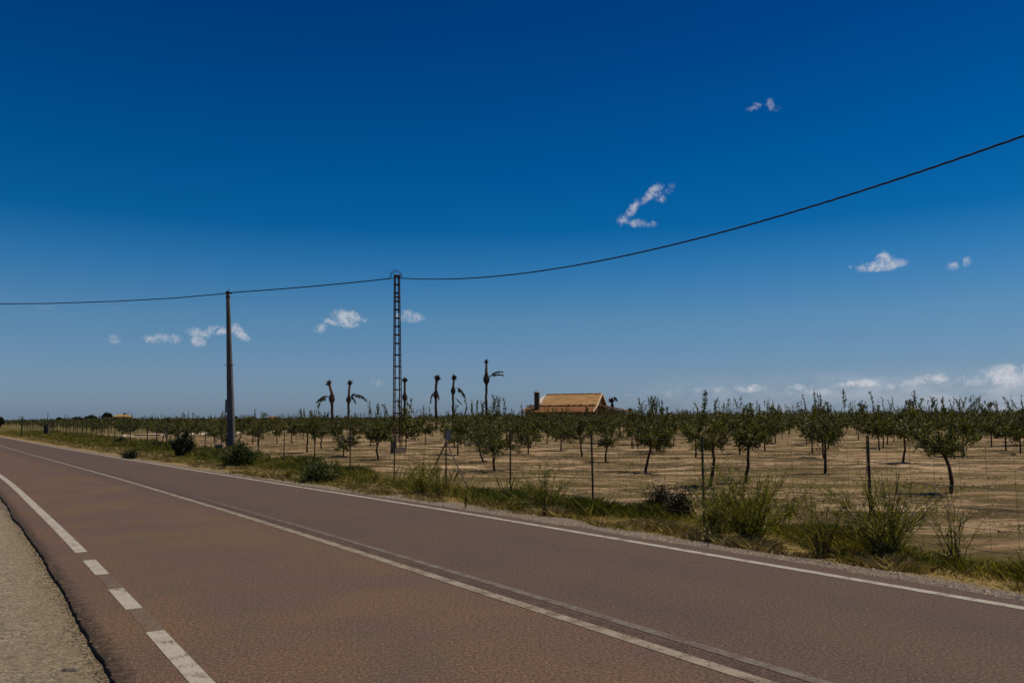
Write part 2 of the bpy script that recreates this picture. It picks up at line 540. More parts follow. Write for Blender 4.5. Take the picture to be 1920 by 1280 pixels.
M_deadleaf = leaf_mat('withered_bush_leaf', (0.015, 0.010, 0.006), (0.035, 0.023, 0.013), (0.08, 0.055, 0.025), 0.1)
M_broom = leaf_mat('wispy_shrub_green', (0.09, 0.095, 0.012), (0.20, 0.19, 0.022), (0.36, 0.31, 0.045), 0.35)
M_broomstem = noisy('wispy_shrub_stem', (0.045, 0.042, 0.015), (0.10, 0.085, 0.035), 20, 0.9)
M_grass = leaf_mat('verge_grass_green', (0.045, 0.05, 0.006), (0.10, 0.105, 0.012), (0.20, 0.185, 0.028), 0.25)
M_grassy = leaf_mat('verge_grass_olive', (0.08, 0.07, 0.010), (0.19, 0.155, 0.022), (0.38, 0.29, 0.06), 0.25)
M_grassd = leaf_mat('verge_grass_dry', (0.13, 0.085, 0.03), (0.30, 0.21, 0.085), (0.48, 0.37, 0.18), 0.2)
M_weed = leaf_mat('field_weed', (0.045, 0.036, 0.010), (0.09, 0.075, 0.020), (0.17, 0.13, 0.04), 0.2)
M_palmbark = noisy('palm_bark', (0.022, 0.012, 0.009), (0.055, 0.032, 0.022), 3, 0.95, 0.8, 0.05, stretch=(1, 1, 3))
M_palmcore = noisy('bare_palm_neck', (0.07, 0.045, 0.022), (0.15, 0.10, 0.05), 3, 0.9, 0.6, 0.04)
M_palmleaf = leaf_mat('palm_frond_leaf', (0.03, 0.032, 0.014), (0.06, 0.058, 0.022), (0.11, 0.09, 0.035), 0.2)
M_concrete = noisy('pole_concrete', (0.085, 0.078, 0.078), (0.135, 0.122, 0.118), 2.5, 0.9, 0.3, 0.01, stretch=(1, 1, 0.4))
M_block = noisy('rough_concrete', (0.10, 0.082, 0.07), (0.19, 0.155, 0.13), 5, 0.95, 0.7, 0.03)
M_rust = noisy('rusty_steel', (0.018, 0.011, 0.009), (0.105, 0.038, 0.018), 7, 0.8, 0.3, 0.004)
M_steel = noisy('dull_galvanised_steel', (0.14, 0.135, 0.13), (0.24, 0.235, 0.23), 9, 0.6, 0.2, 0.003)
M_cable = noisy('black_cable_sheath', (0.010, 0.010, 0.012), (0.02, 0.02, 0.022), 12, 0.55, 0.2, 0.002)
M_post = noisy('fence_post_steel', (0.028, 0.024, 0.018), (0.065, 0.055, 0.038), 12, 0.8, 0.3, 0.003)
M_wood = noisy('grey_old_wood', (0.07, 0.055, 0.04), (0.15, 0.12, 0.09), 10, 0.9, 0.5, 0.005, stretch=(1, 1, 0.2))
M_wire = noisy('fence_wire', (0.05, 0.045, 0.035), (0.10, 0.09, 0.07), 12, 0.7, 0.1, 0.002)
M_plate = noisy('grey_sheet_metal', (0.12, 0.125, 0.13), (0.19, 0.195, 0.2), 16, 0.6, 0.2, 0.002)
M_cream = noisy('cream_render', (0.50, 0.40, 0.26), (0.66, 0.54, 0.37), 2, 0.9, 0.3, 0.01)
M_wall = noisy('brown_render', (0.125, 0.072, 0.028), (0.20, 0.118, 0.048), 1.5, 0.9, 0.3, 0.02)
M_white = noisy('faded_white_render', (0.55, 0.46, 0.4), (0.72, 0.63, 0.56), 2, 0.9, 0.3, 0.01)
M_chim = noisy('dark_brown_render', (0.055, 0.032, 0.025), (0.10, 0.062, 0.045), 3, 0.95, 0.4, 0.01)  # dark brown mottle shared by chimney, roof step and garden wall
M_bag = noisy('crumpled_grey_plastic', (0.22, 0.22, 0.23), (0.42, 0.42, 0.43), 20, 0.5, 0.4, 0.01)
M_glass = noisy('dark_window', (0.02, 0.02, 0.022), (0.035, 0.035, 0.04), 3, 0.2, 0.05, 0.001)
M_crumb = noisy('asphalt_crumb', (0.03, 0.022, 0.016), (0.16, 0.12, 0.08), 30, 0.95, 0.5, 0.01)
M_stone = noisy('field_stone', (0.16, 0.13, 0.105), (0.36, 0.30, 0.24), 12, 0.9, 0.5, 0.01)


def tile_build(nb, c1, c2, c3):
    tco = nb.n('ShaderNodeTexCoord').outputs['Object']
    w = nb.n('ShaderNodeTexWave', wave_type='BANDS', bands_direction='Y')
    nb.t.links.new(tco, w.inputs[0])
    w.inputs['Scale'].default_value = 0.62
    w.inputs['Distortion'].default_value = 0.6
    n1 = nb.noise(nb.mapping(tco, (0.5, 3, 1)), 1.4, 5, 0.7)
    n2 = nb.noise(tco, 3.5, 4, 0.7)
    c = nb.mix(nb.ss(n1, 0.35, 0.65), c1, c2)
    c = nb.mix(nb.ss(w.outputs[1], 0.05, 0.4, 0.6, 0.0), c, c3)
    c = nb.mix(nb.ss(n2, 0.55, 0.7, 0, 0.35), c, c3)
    return principled(nb, c, 0.85, w.outputs[1], 0.6, 0.08, spec=0.2)


M_tile = mat('orange_clay_tiles', lambda nb: tile_build(nb, (0.28, 0.15, 0.055), (0.46, 0.29, 0.13), (0.11, 0.05, 0.02)))
M_tile2 = mat('brown_clay_tiles', lambda nb: tile_build(nb, (0.16, 0.068, 0.026), (0.26, 0.12, 0.045), (0.07, 0.028, 0.012)))

# ------------------------------------------------------------------ road frame
PH = math.radians(35)
RD = np.array([-math.sin(PH), math.cos(PH)])
RN = np.array([math.cos(PH), math.sin(PH)])
KS = np.array([-60, -20, 0, 12, 25, 37, 48, 61, 73, 90, 130, 400.])
_ss = np.arange(-60, 400, 0.5)


def _sm(k):
    a = np.interp(_ss, KS, k)
    w = np.hanning(25)
    w /= w.sum()
    return np.convolve(np.pad(a, 12, mode='reflect', reflect_type='odd'), w, 'valid')


LR = _sm([7.95, 7.78, 7.68, 7.38, 6.60, 5.95, 5.45, 4.97, 4.55, 4.05, 2.2, -14.])
LC = _sm([4.45, 4.32, 4.23, 4.16, 3.84, 3.38, 2.93, 2.5, 2.1, 1.6, -.3, -16.6])
LL = _sm([1.55, 1.42, 1.33, 1.37, 1.24, .88, .35, -.12, -.55, -1.1, -3.1, -19.3])


def lat_of(s, which=LR):
    return np.interp(s, _ss, which)


def road_xy(s, l):
    s, l = np.asarray(s, float), np.asarray(l, float)
    return s[..., None] * RD + l[..., None] * RN


def to_road(P):
    P = np.asarray(P, float)[..., :2]
    return P @ RD, P @ RN


EDGE_L = -6.68 - 0.02        # asphalt's left edge, lateral from the right edge line
EDGE_R = 0.38


def edge_left(s):
    """the broken left edge follows the left edge line"""
    j = (fbm(s * .8, s * 0 + 3.3, 5, 2) - 0.5) * 0.09 + (fbm(s * 9, s * 0 + 6.3, 8, 3) - 0.5) * 0.03
    return lat_of(s, LL) - 0.44 + j


def edge_right(s):
    j = (fbm(s * 1.7, s * 0 + 8.3, 9, 4) - 0.5) * 0.22
    return lat_of(s, LR) + np.interp(s, [8, 30], [.36, .16]) + j * np.interp(s, [8, 30], [1, .6])


# ------------------------------------------------------------------ ground
def axis(lo, hi, a, c, step):
    d = list(np.arange(a, c, step))
    x, st = a, step
    L = []
    while x > lo:
        st *= 1.22
        x -= st
        L.append(x)
    x, st = d[-1], step
    Rr = []
    while x < hi:
        st *= 1.22
        x += st
        Rr.append(x)
    return np.array(L[::-1] + d + Rr)


gx = axis(-6000, 6000, -34, 34, 0.22)
gy = axis(-400, 9000, 1.0, 52, 0.22)
GX, GY = np.meshgrid(gx, gy)
gs, gl = GX * RD[0] + GY * RD[1], GX * RN[0] + GY * RN[1]
GLAT = gl - lat_of(gs)


def fence_l(s):
    return np.interp(s, [-60, 6, 33, 400], [9.3, 9.75, 10.2, 10.2])


GFL = gl - fence_l(gs)


def ground_z(x, y):
    x, y = np.asarray(x, float), np.asarray(y, float)
    s, l = x * RD[0] + y * RD[1], x * RN[0] + y * RN[1]
    lat = l - lat_of(s)
    z = np.where(lat < -3, -0.036, -0.035)
    fl = l - fence_l(s)
    ditch = -0.12 * np.exp(-((fl + 0.6) / 0.6) ** 2)
    z = z + np.where(lat > 0, ditch, 0)
    rough = (fbm(x * 1.1, y * 1.1, 3, 3) - 0.5) * 0.07
    fur = (fbm(x * 0.15, y * 1.9, 21, 2) - 0.5) * 0.13
    z = z + np.where(lat > 0.8, rough, 0) + np.where(fl > 0.6, fur * np.clip((fl - 0.6) / 1.5, 0, 1) + 0.03, 0)
    z = z + np.where(lat < -7.2, (fbm(x * 0.7, y * 0.7, 31, 3) - 0.5) * 0.03, 0)
    far = np.hypot(x, y) > 75
    return np.where(far, -0.01, z)


GZ = ground_z(GX, GY)
# below the road the ground keeps clear of the asphalt
under = (GLAT < EDGE_R - 0.05) & (gl - lat_of(gs, LL) > -0.1)
GZ = np.where(under, -0.1, GZ)
ny, nx = GX.shape
idx = np.arange(nx * ny).reshape(ny, nx)
quads = np.stack([idx[:-1, :-1], idx[:-1, 1:], idx[1:, 1:], idx[1:, :-1]], -1).reshape(-1, 4)
me = bpy.data.meshes.new('ground')
me.vertices.add(nx * ny)
me.vertices.foreach_set('co', np.stack([GX, GY, GZ], -1).astype(np.float32).ravel())
me.loops.add(len(quads) * 4)
me.loops.foreach_set('vertex_index', quads.astype(np.int32).ravel())
me.polygons.add(len(quads))
me.polygons.foreach_set('loop_start', np.arange(0, len(quads) * 4, 4, dtype=np.int32))
me.polygons.foreach_set('loop_total', np.full(len(quads), 4, dtype=np.int32))
me.polygons.foreach_set('use_smooth', np.ones(len(quads), dtype=bool))
at = me.attributes.new('lat', 'FLOAT', 'POINT')
at.data.foreach_set('value', GLAT.astype(np.float32).ravel())
at = me.attributes.new('ed', 'FLOAT', 'POINT')
at.data.foreach_set('value', (gl - lat_of(gs, LL) + 0.44).astype(np.float32).ravel())
at = me.attributes.new('fl', 'FLOAT', 'POINT')
at.data.foreach_set('value', GFL.astype(np.float32).ravel())
me.materials.append(M_ground)
me.update(calc_edges=True)
g_o = bpy.data.objects.new('ground', me)
COL.objects.link(g_o)
tag(g_o, kind='structure')


# ------------------------------------------------------------------ road
def strip(name, s, la, lb, z, material, ncross=1, skirt=0.0, kind='structure'):
    s = np.asarray(s, float)
    rows = []
    lats = []
    ref = lat_of(s)
    for j in range(ncross + 1):
        l = la + (lb - la) * j / ncross
        p = road_xy(s, l)
        rows.append(np.c_[p, np.full(len(s), z)])
        lats.append(l - ref)
    if skirt:
        p = road_xy(s, la - 0.015)
        rows.insert(0, np.c_[p, np.full(len(s), z - skirt)])
        lats.insert(0, la - ref - 0.0)
        p = road_xy(s, lb + 0.02)
        rows.append(np.c_[p, np.full(len(s), z - skirt)])
        lats.append(lb - ref)
    V = np.stack(rows, 1)            # len(s), k, 3
    k = V.shape[1]
    ix = np.arange(len(s) * k).reshape(len(s), k)
    fs = np.stack([ix[:-1, :-1], ix[:-1, 1:], ix[1:, 1:], ix[1:, :-1]], -1).reshape(-1, 4)
    me = bpy.data.meshes.new(name)
    me.from_pydata(V.reshape(-1, 3).tolist(), [], fs.tolist())
    a = me.attributes.new('lat', 'FLOAT', 'POINT')
    L_ = np.stack(lats, 1).astype(np.float32)
    a.data.foreach_set('value', L_.ravel())
    a = me.attributes.new('cl', 'FLOAT', 'POINT')
    a.data.foreach_set('value', (L_ + (ref - lat_of(s, LC))[:, None]).astype(np.float32).ravel())
    a = me.attributes.new('ed', 'FLOAT', 'POINT')
    a.data.foreach_set('value', (L_ + (ref - lat_of(s, LL) + 0.44)[:, None]).astype(np.float32).ravel())
    me.materials.append(material)
    me.update()
    o = bpy.data.objects.new(name, me)
    COL.objects.link(o)
    return o


sr = np.concatenate([np.arange(-55, -2, 1.0), np.arange(-2, 32, 0.06), np.arange(32, 395, 1.0)])
road = strip('road', sr, edge_left(sr), edge_right(sr), 0.0, M_asphalt, 60, 0.13)
tag(road, kind='structure')
sm_ = np.arange(-55, 395, 0.5)


def marking(name, s, centre, w, m, z=0.004):
    o = strip(name, s, centre - w / 2, centre + w / 2, z, m, 1)
    o.parent = road
    return o


marking('edge_line', sm_, lat_of(sm_, LR), 0.125, M_paint)
marking('centre_line', sm_, lat_of(sm_, LC), 0.12, M_paint_c)
s2 = np.arange(-55, 18.2, 0.5)
marking('centre_line', s2, lat_of(s2, LC) + 0.285, np.interp(s2, [6, 18], [.105, .05]), M_paint_f)
segs = [(11.42, 395), (9.65, 10.72), (7.74, 8.77), (3.2, 6.84), (-20, 2.4)]
for a, c in segs:
    q = np.append(np.arange(a, c, 0.4), c)
    marking('edge_line', q, lat_of(q, LL), 0.135, M_paint)
for a, c in [(10.72, 11.42), (8.77, 9.65), (6.84, 7.74), (2.4, 3.2)]:
    q = np.linspace(a, c, 4)
    marking('worn_line', q, lat_of(q, LL) + 0.01, 0.13, M_paint_g, .002)

# dirt track behind the first orchard rows
def ground_strip(name, pts, w, z, m):
    pts = np.array(pts, float)
    t = np.gradient(pts, axis=0)
    t /= np.linalg.norm(t, axis=1)[:, None]
    nrm = np.c_[-t[:, 1], t[:, 0]]
    w = np.broadcast_to(np.asarray(w, float), (len(pts),))[:, None]
    mb = MB()
    A, Bb = pts + nrm * w / 2, pts - nrm * w / 2
    V = np.concatenate([np.c_[A, np.full(len(A), z)], np.c_[Bb, np.full(len(A), z)]])
    n = len(pts)
    mb.add(V, [(i, n + i, n + i + 1, i + 1) for i in range(n - 1)])
    return tag(mb.build(name, m), kind='structure')


tr = [on_ground(x, y)[:2] for x, y in ((150, 819.3), (215, 817), (300, 815), (400, 811.5), (520, 808.5), (700, 805.5), (850, 803.6))]
tt = np.linspace(0, len(tr) - 1, 40)
tr = np.stack([np.interp(tt, range(len(tr)), [p[k] for p in tr]) for k in (0, 1)], 1)
tr[:, 1] += (fbm(tt * 2, tt * 0, 4, 2) - 0.5) * 3
track = ground_strip('dirt_track', tr, 5 + 5 * fbm(tt * 1.7, tt * 0 + 5, 8, 2) + tt * 0.9, 0.012, M_track)


# ------------------------------------------------------------------ fence
def gz(p):
    return float(ground_z(p[0], p[1]))


def xy(s, l):
    p = road_xy(s, l)
    return (float(p[0]), float(p[1]))


fence = empty('wire_fence', (0, 0, 0))
tag(fence, 'low wire fence of thin dark posts between grassy verge and orchard', 'fence')
post_s = [-3.1, -.1] + [2.9 + 2.96 * i for i in range(1, 19)] + [59 + 3.4 * i for i in range(1, 34)]
# nearer posts sit where the photograph shows them
seen = {1624: 10.4, 1315: 12.9, 1110: 15.35, 956: 17.8, 837: 20.4, 740: 22.9, 658: 25.4, 591: 27.9, 534: 30.4, 486: 32.9}
posts = [xy(x, float(fence_l(x))) for x in post_s if not (5 < x < 34.3)]
for px, Y in seen.items():
    q = at_depth(px, 790, Y)
    posts.append((q[0], q[1]))
posts.sort(key=lambda q: q[0] * RD[0] + q[1] * RD[1])
prs = random.Random(4)
tops = []
for i, q in enumerate(posts):
    d = math.hypot(*q)
    h = 1.36 + prs.uniform(-.04, .04)
    mb = MB()
    r = 0.020 if d < 14 else 0.0195
    if d > 45:
        r = 0.035
    lx, ly = prs.uniform(-.02, .02), prs.uniform(-.02, .02)
    mb.tube([(q[0], q[1], -0.3), (q[0] + lx / 2, q[1] + ly / 2, .6), (q[0] + lx, q[1] + ly, h)], [r, r, r * .95], 8)
    mb.tube([(q[0] + lx, q[1] + ly, h - .004), (q[0] + lx, q[1] + ly, h + .012)], [r * 1.25, r * .8], 8)
    mb.build('post', M_post, fence, smooth=False)
    tops.append(q)
for k in range(6):
    hgt = 0.12 + 0.235 * k
    mb = MB()
    pts = []
    for i in range(len(posts) - 1):
        a, c = np.array(posts[i]), np.array(posts[i + 1])
        sag = prs.uniform(0.0, 0.03)
        for t in (0, .5):
            w = a + (c - a) * t
            pts.append((w[0], w[1], hgt - (sag if t else 0)))
    d = np.hypot(*np.array(pts).T[:2])
    mb.tube(pts, np.where(d > 40, 0.005, 0.0032), 4, cap=False)
    mb.build('wire', M_wire, fence)
mb = MB()
for i in range(len(posts) - 1):
    a, c = np.array(posts[i]), np.array(posts[i + 1])
    if np.hypot(*a) > 34:
        continue
    L = np.linalg.norm(c - a)
    for t in np.arange(0.3, L, 0.3):
        w = a + (c - a) * t / L
        mb.tube([(w[0], w[1], .12), (w[0], w[1], 1.295)], 0.0019, 3, cap=False)
mb.build('wire_mesh', M_wire, fence)
FDIR = RD / np.linalg.norm(RD)
for px, Y, mm in ((837, 20.4, M_wood), (310, 47.5, M_post)):
    q = at_depth(px, 790, Y)
    for sgn in (-1, 1):
        mb = MB()
        foot = (q[0] + sgn * FDIR[0] * 1.05, q[1] + sgn * FDIR[1] * 1.05)
        mb.tube([(q[0], q[1], 1.05), (foot[0], foot[1], -0.05)], 0.018 if Y < 30 else .03, 6)
        mb.build('brace', mm, fence)
# notice plate wired to the braced post
q = at_depth(841, 815, 20.36)
plate = empty('sign_plate', (q[0], q[1], q[2]))
tag(plate, 'small blank grey sheet metal plate fixed on top of the braced fence post', 'sign')
mb = MB()
mb.box((0, -.035, 0), (.135, .006, .235), rz=.25)
mb.build('panel', M_plate, plate)
for zz in (.06, -.06):
    mb = MB()
    mb.box((-.03, -.015, zz), (.03, .035, .02), rz=.25)
    mb.build('bracket', M_steel, plate)

# three stout dark gate posts far down the fence
for (px, yt, yb, lb) in ((40, 782, 819, 'thin dark post taller than the fence at the far left end of the verge'),
                         (84, 797, 817, 'stout dark post in the distant fence, right of the leftmost one'),
                         (89, 796, 817, 'thick grey post beside its darker twin in the distant fence')):
    g = on_ground(px, yb + 1.0)
    mb = MB()
    hgt = at_depth(px, yt, g[1])[2]
    w = {40: .10, 84: .20, 89: .24}[px]
    mb.box((0, 0, hgt / 2 - .05), (w, w, hgt + .1), taper=.9)
    mb.box((0, 0, hgt + .02), (w * 1.1, w * 1.1, .05))
    o = mb.build('gate_post', M_post if px != 89 else M_wood, loc=(g[0], g[1], 0))
    tag(o, lb, 'post', 'stout posts in the distant fence')

# ------------------------------------------------------------------ concrete pole
PZ = 40.2
b0 = at_depth(434.3, 849, PZ)
t0 = at_depth(427.2, 546, PZ)
pole = empty('utility_pole', (b0[0], b0[1], 0))
tag(pole, 'tall plain grey concrete pole leaning slightly left beside the road', 'pole')
lean = np.array([t0[0] - b0[0], 0, t0[2]])
PH_ = t0[2]
mb = MB()
n = 9
for i in range(n):
    pass
vs, fs = [], []
for i in range(n):
    t = i / (n - 1)
    wx = .185 * (1 - t) + .075 * t
    wy = .15 * (1 - t) + .07 * t
    cx, cz = lean[0] * t, PH_ * t - (0.3 if i == 0 else 0)
    c_ = wx * .2
    for (x, y) in ((-wx, -wy + c_), (-wx + c_, -wy), (wx - c_, -wy), (wx, -wy + c_), (wx, wy - c_), (wx - c_, wy), (-wx + c_, wy), (-wx, wy - c_)):
        vs.append((cx + x, y, cz))
for i in range(n - 1):
    for j in range(8):
        k = (j + 1) % 8
        fs.append((i * 8 + j, i * 8 + k, (i + 1) * 8 + k, (i + 1) * 8 + j))
fs.append(tuple((n - 1) * 8 + j for j in range(8)))
mb.add(vs, fs)
mb.build('shaft', M_concrete, pole)


def on_pole(z, dx=0, dy=0):
    t = z / PH_
    return (lean[0] * t + dx, dy, z)


mb = MB()
mb.box(on_pole(PH_ - .06, 0, 0), (.20, .19, .05))
mb.box(on_pole(PH_ - .30, 0, 0), (.21, .20, .04))
mb.tube([on_pole(PH_ - .1, .05, -.05), on_pole(PH_ + .13, .07, -.05)], .014, 6)
mb.tube([on_pole(PH_ - .13, -.2, -.12), on_pole(PH_ - .13, .28, -.12)], .02, 6)
mb.build('cable_clamp', M_rust, pole)
zc = at_depth(429, 684, PZ)[2]
mb = MB()
mb.tube([on_pole(zc, -.27, -.12), on_pole(zc, .30, -.12)], .012, 6)
mb.box(on_pole(zc, 0, 0), (.30, .27, .03))
mb.build('climbing_bar', M_steel, pole)
z1, z2 = at_depth(426, 773, PZ)[2], at_depth(426, 750, PZ)[2]
mb = MB()
xm = at_depth(426.3, 760, PZ)[0] - b0[0]
mb.box((xm, -.02, (z1 + z2) / 2), (.14, .22, z2 - z1))
mb.box((xm, -.02, z2 + .01), (.17, .26, .03))
bx = mb.build('meter_box', M_plate, pole)
mb = MB()
th = np.linspace(0, math.pi * 1.6, 12)
mb.tube(np.c_[xm - .04 + .07 * np.cos(th), np.full(12, -.05), z1 - .07 - .12 * np.sin(th)], .013, 6)
mb.tube([(xm, -.02, z1), (xm + .05, -.1, z1 - .6), (xm + .1, -.17, .3)], .012, 6)
mb.build('conduit', M_cable, bx)
zb = at_depth(430, 766, PZ)[2]
for zz in (zb, zb - .5, zb + 1.6):
    mb = MB()
    tq = zz / PH_
    mb.box(on_pole(zz), (2 * (.185 * (1 - tq) + .075 * tq) + .012, 2 * (.15 * (1 - tq) + .07 * tq) + .012, .03))
    mb.build('strap', M_steel, pole)

# grey marker block beside the pole
g = at_depth(410, 850, 38.4)
mb = MB()
mb.box((0, 0, .20), (.36, .34, .50), rz=.2, taper=.93)
mb.box((0, 0, .47), (.40, .38, .06), rz=.2, taper=.9)
o = mb.build('marker_block', M_block, loc=(g[0], g[1], 0))
tag(o, 'squat grey concrete block in weeds left of the concrete pole', 'block')

# ------------------------------------------------------------------ lattice mast
TY = 38.0
tb = at_depth(745.4, 846, TY)
tt_ = at_depth(744.2, 517, TY)
mast = empty('lattice_mast', (tb[0], tb[1], 0))
tag(mast, 'tall narrow rusty steel lattice mast carrying the overhead cable', 'mast')
MH = tt_[2]
lx = tt_[0] - tb[0]
TH = math.radians(23)


def corner(i, z):
    t = z / MH
    a = (.385 * (1 - t) + .245 * t) / 2
    sx, sy = ((-1, -1), (1, -1), (1, 1), (-1, 1))[i]
    x, y = a * sx, a * sy
    return (x * math.cos(TH) - y * math.sin(TH) + lx * t, x * math.sin(TH) + y * math.cos(TH), z)


for i in range(4):
    mb = MB()
    p0, p1 = np.array(corner(i, 0)), np.array(corner(i, MH))
    sx, sy = ((1, 1), (-1, 1), (-1, -1), (1, -1))[i]
    ex = np.array([math.cos(TH) * sx, math.sin(TH) * sx, 0]) * .025
    ey = np.array([-math.sin(TH) * sy, math.cos(TH) * sy, 0]) * .025
    mb.bar(p0 + ex, p1 + ex, .012, .012)
    # angle iron: two flanges
    for e in (ex, ey):
        w = e / np.linalg.norm(e)
        o_ = w * .045
        nrm = np.cross(w, (0, 0, 1)) * .004
        V = [p0 - nrm, p0 + o_ - nrm, p0 + o_ + nrm, p0 + nrm, p1 - nrm, p1 + o_ - nrm, p1 + o_ + nrm, p1 + nrm]
        mb.add(V, [(0, 3, 2, 1), (4, 5, 6, 7), (0, 1, 5, 4), (1, 2, 6, 5), (2, 3, 7, 6), (3, 0, 4, 7)])
    mb.build('leg', M_rust, mast)
lev = []
z = MH - .03
i = 0
while z > .3:
    lev.append((z, 'full'))
    d = .41 if z > MH - 3.2 else .56
    if MH - 1.05 < z - d < MH - .55:
        pass
    if z <= MH - 2.4:
        lev.append((z - d / 2, 'side'))
    z -= d
lev += [(MH - 1.05, 'full')]
for z, kind in lev:
    mb = MB()
    for i in range(4):
        if kind == 'side' and i in (0, 2):
            continue
        p, q = corner(i, z), corner((i + 1) % 4, z)
        mb.bar(p, q, .008, .05 if kind == 'full' else .035)
        if kind == 'side':
            mb.build('side_batten', M_rust, mast)
            mb = MB()
    if kind == 'full':
        mb.build('batten', M_rust, mast)
mb = MB()
for i in range(4):
    mb.bar(corner(i, MH), corner((i + 1) % 4, MH), .03, .06)
mb.tube([(lx - .28, 0, MH - .12), (lx + .22, 0, MH - .12)], .018, 6)
mb.build('top_frame', M_rust, mast)
mb = MB()
mb.box((0.02, .05, .14), (.62, .62, .30), rz=TH, taper=.92)
mb.box((-.19, -.02, .38), (.27, .27, .76), rz=TH * .6, taper=.93)
mb.build('footing', M_block, mast)

# ------------------------------------------------------------------ overhead cable
mb = MB()
tower_top = np.array([tb[0] + lx, tb[1], 0])
far = np.array([15., 10.])
T2 = tower_top[:2]


def twist(pts, r, mb, strands=3, pitch=1.1):
    pts = np.asarray(pts, float)
    seg = np.r_[0, np.cumsum(np.linalg.norm(np.diff(pts, axis=0), axis=1))]
    m = int(seg[-1] / .11) + 2
    u = np.linspace(0, seg[-1], m)
    P = np.stack([np.interp(u, seg, pts[:, k]) for k in range(3)], 1)
    tg = np.gradient(P, axis=0)
    tg /= np.linalg.norm(tg, axis=1)[:, None]
    a = np.cross(tg, (0, 0, 1.0))
    a /= np.linalg.norm(a, axis=1)[:, None]
    c = np.cross(tg, a)
    for k in range(strands):
        ph = 2 * math.pi * (u / pitch + k / strands)
        Q = P + (a * np.cos(ph)[:, None] + c * np.sin(ph)[:, None]) * r * .62
        mb.tube(Q, r * .62, 5, cap=False)


t = np.linspace(0, 1.6, 60)
xyc = T2[None] + (far - T2)[None] * t[:, None]
zc_ = 6.42 * t ** 2 - 6.42 * t + 8.5
tl = t <= 1.02
sp = np.c_[xyc, zc_][tl]
sp[0] = (tower_top[0] + .22, tower_top[1], MH - .12)
twist(sp, .021, mb)
# along to the concrete pole and away to the left
pt = np.array([b0[0] + lean[0], PZ - .12, at_depth(430, 549.5, PZ)[2]])
mid = np.array([(tower_top[0] - .28 + pt[0]) / 2, (tower_top[1] + PZ) / 2, 0])
a_ = np.array([tower_top[0] - .28, tower_top[1], at_depth(731, 522, TY)[2]])
tt = np.linspace(0, 1, 14)
sp = a_[None] + (pt - a_)[None] * tt[:, None]
sp[:, 2] -= 4 * .05 * tt * (1 - tt)
twist(sp, .024, mb)
lft = [at_depth(x, y, Y) for x, y, Y in ((427, 549.8, PZ - .1), (330, 558.5, 40.6), (220, 564.6, 41.2), (100, 568.6, 41.8), (0, 569.8, 42.4), (-120, 568, 43), (-260, 562, 43.8))]
twist(lft, .022, mb)
for rr in (.36, .29):
    th = np.linspace(0, math.pi, 14)
    z0 = MH - .12
    P = np.c_[lx + tb[0] - .05 - rr * .82 * np.cos(th), np.full(14, tower_top[1] + (.05 if rr < .3 else -.05)), z0 + (rr + .02) * np.sin(th) ** .8 * 1.05]
    mb.tube(P, .014, 5)
cable = mb.build('overhead_cable', M_cable)
tag(cable, 'twisted black overhead cable strung from the pole over the mast', 'cable')
# the pole that carries the cable on, just outside the picture's right edge
npz = 8.9
mb = MB()
mb.tube([(0, 0, -.3), (0, 0, npz)], [.18, .10], 10)
nxt = empty('utility_pole', (float(sp[0][0]) * 0 + 15.35, 9.45, 0))
tag(nxt, 'round grey pole carrying the cable on beyond the right edge', 'pole')
mb.build('shaft', M_concrete, nxt)
mb = MB()
mb.box((-.05, .1, 8.55), (.3, .3, .06))
mb.build('cable_clamp', M_rust, nxt)

# ------------------------------------------------------------------ orchard trees
def leaves(c, d, L, w, rng, jitter=0.35):
    """diamond leaves at points c, pointing along d"""
    n = len(c)
    d = d + rng.normal(0, jitter, (n, 3))
    d /= np.linalg.norm(d, axis=1)[:, None] + 1e-9
    r = rng.normal(0, 1, (n, 3))
    s = np.cross(d, r)
    s /= np.linalg.norm(s, axis=1)[:, None] + 1e-9
    sc = rng.uniform(.7, 1.25, (n, 1))
    Lv, wv = L * sc, w * sc
    nn = np.cross(s, d)
    p0 = c
    p1 = c + d * Lv * .45 + s * wv / 2 + nn * wv * .15
    p2 = c + d * Lv
    p3 = c + d * Lv * .45 - s * wv / 2 + nn * wv * .15
    return np.stack([p0, p1, p2, p3], 1).reshape(-1, 3)


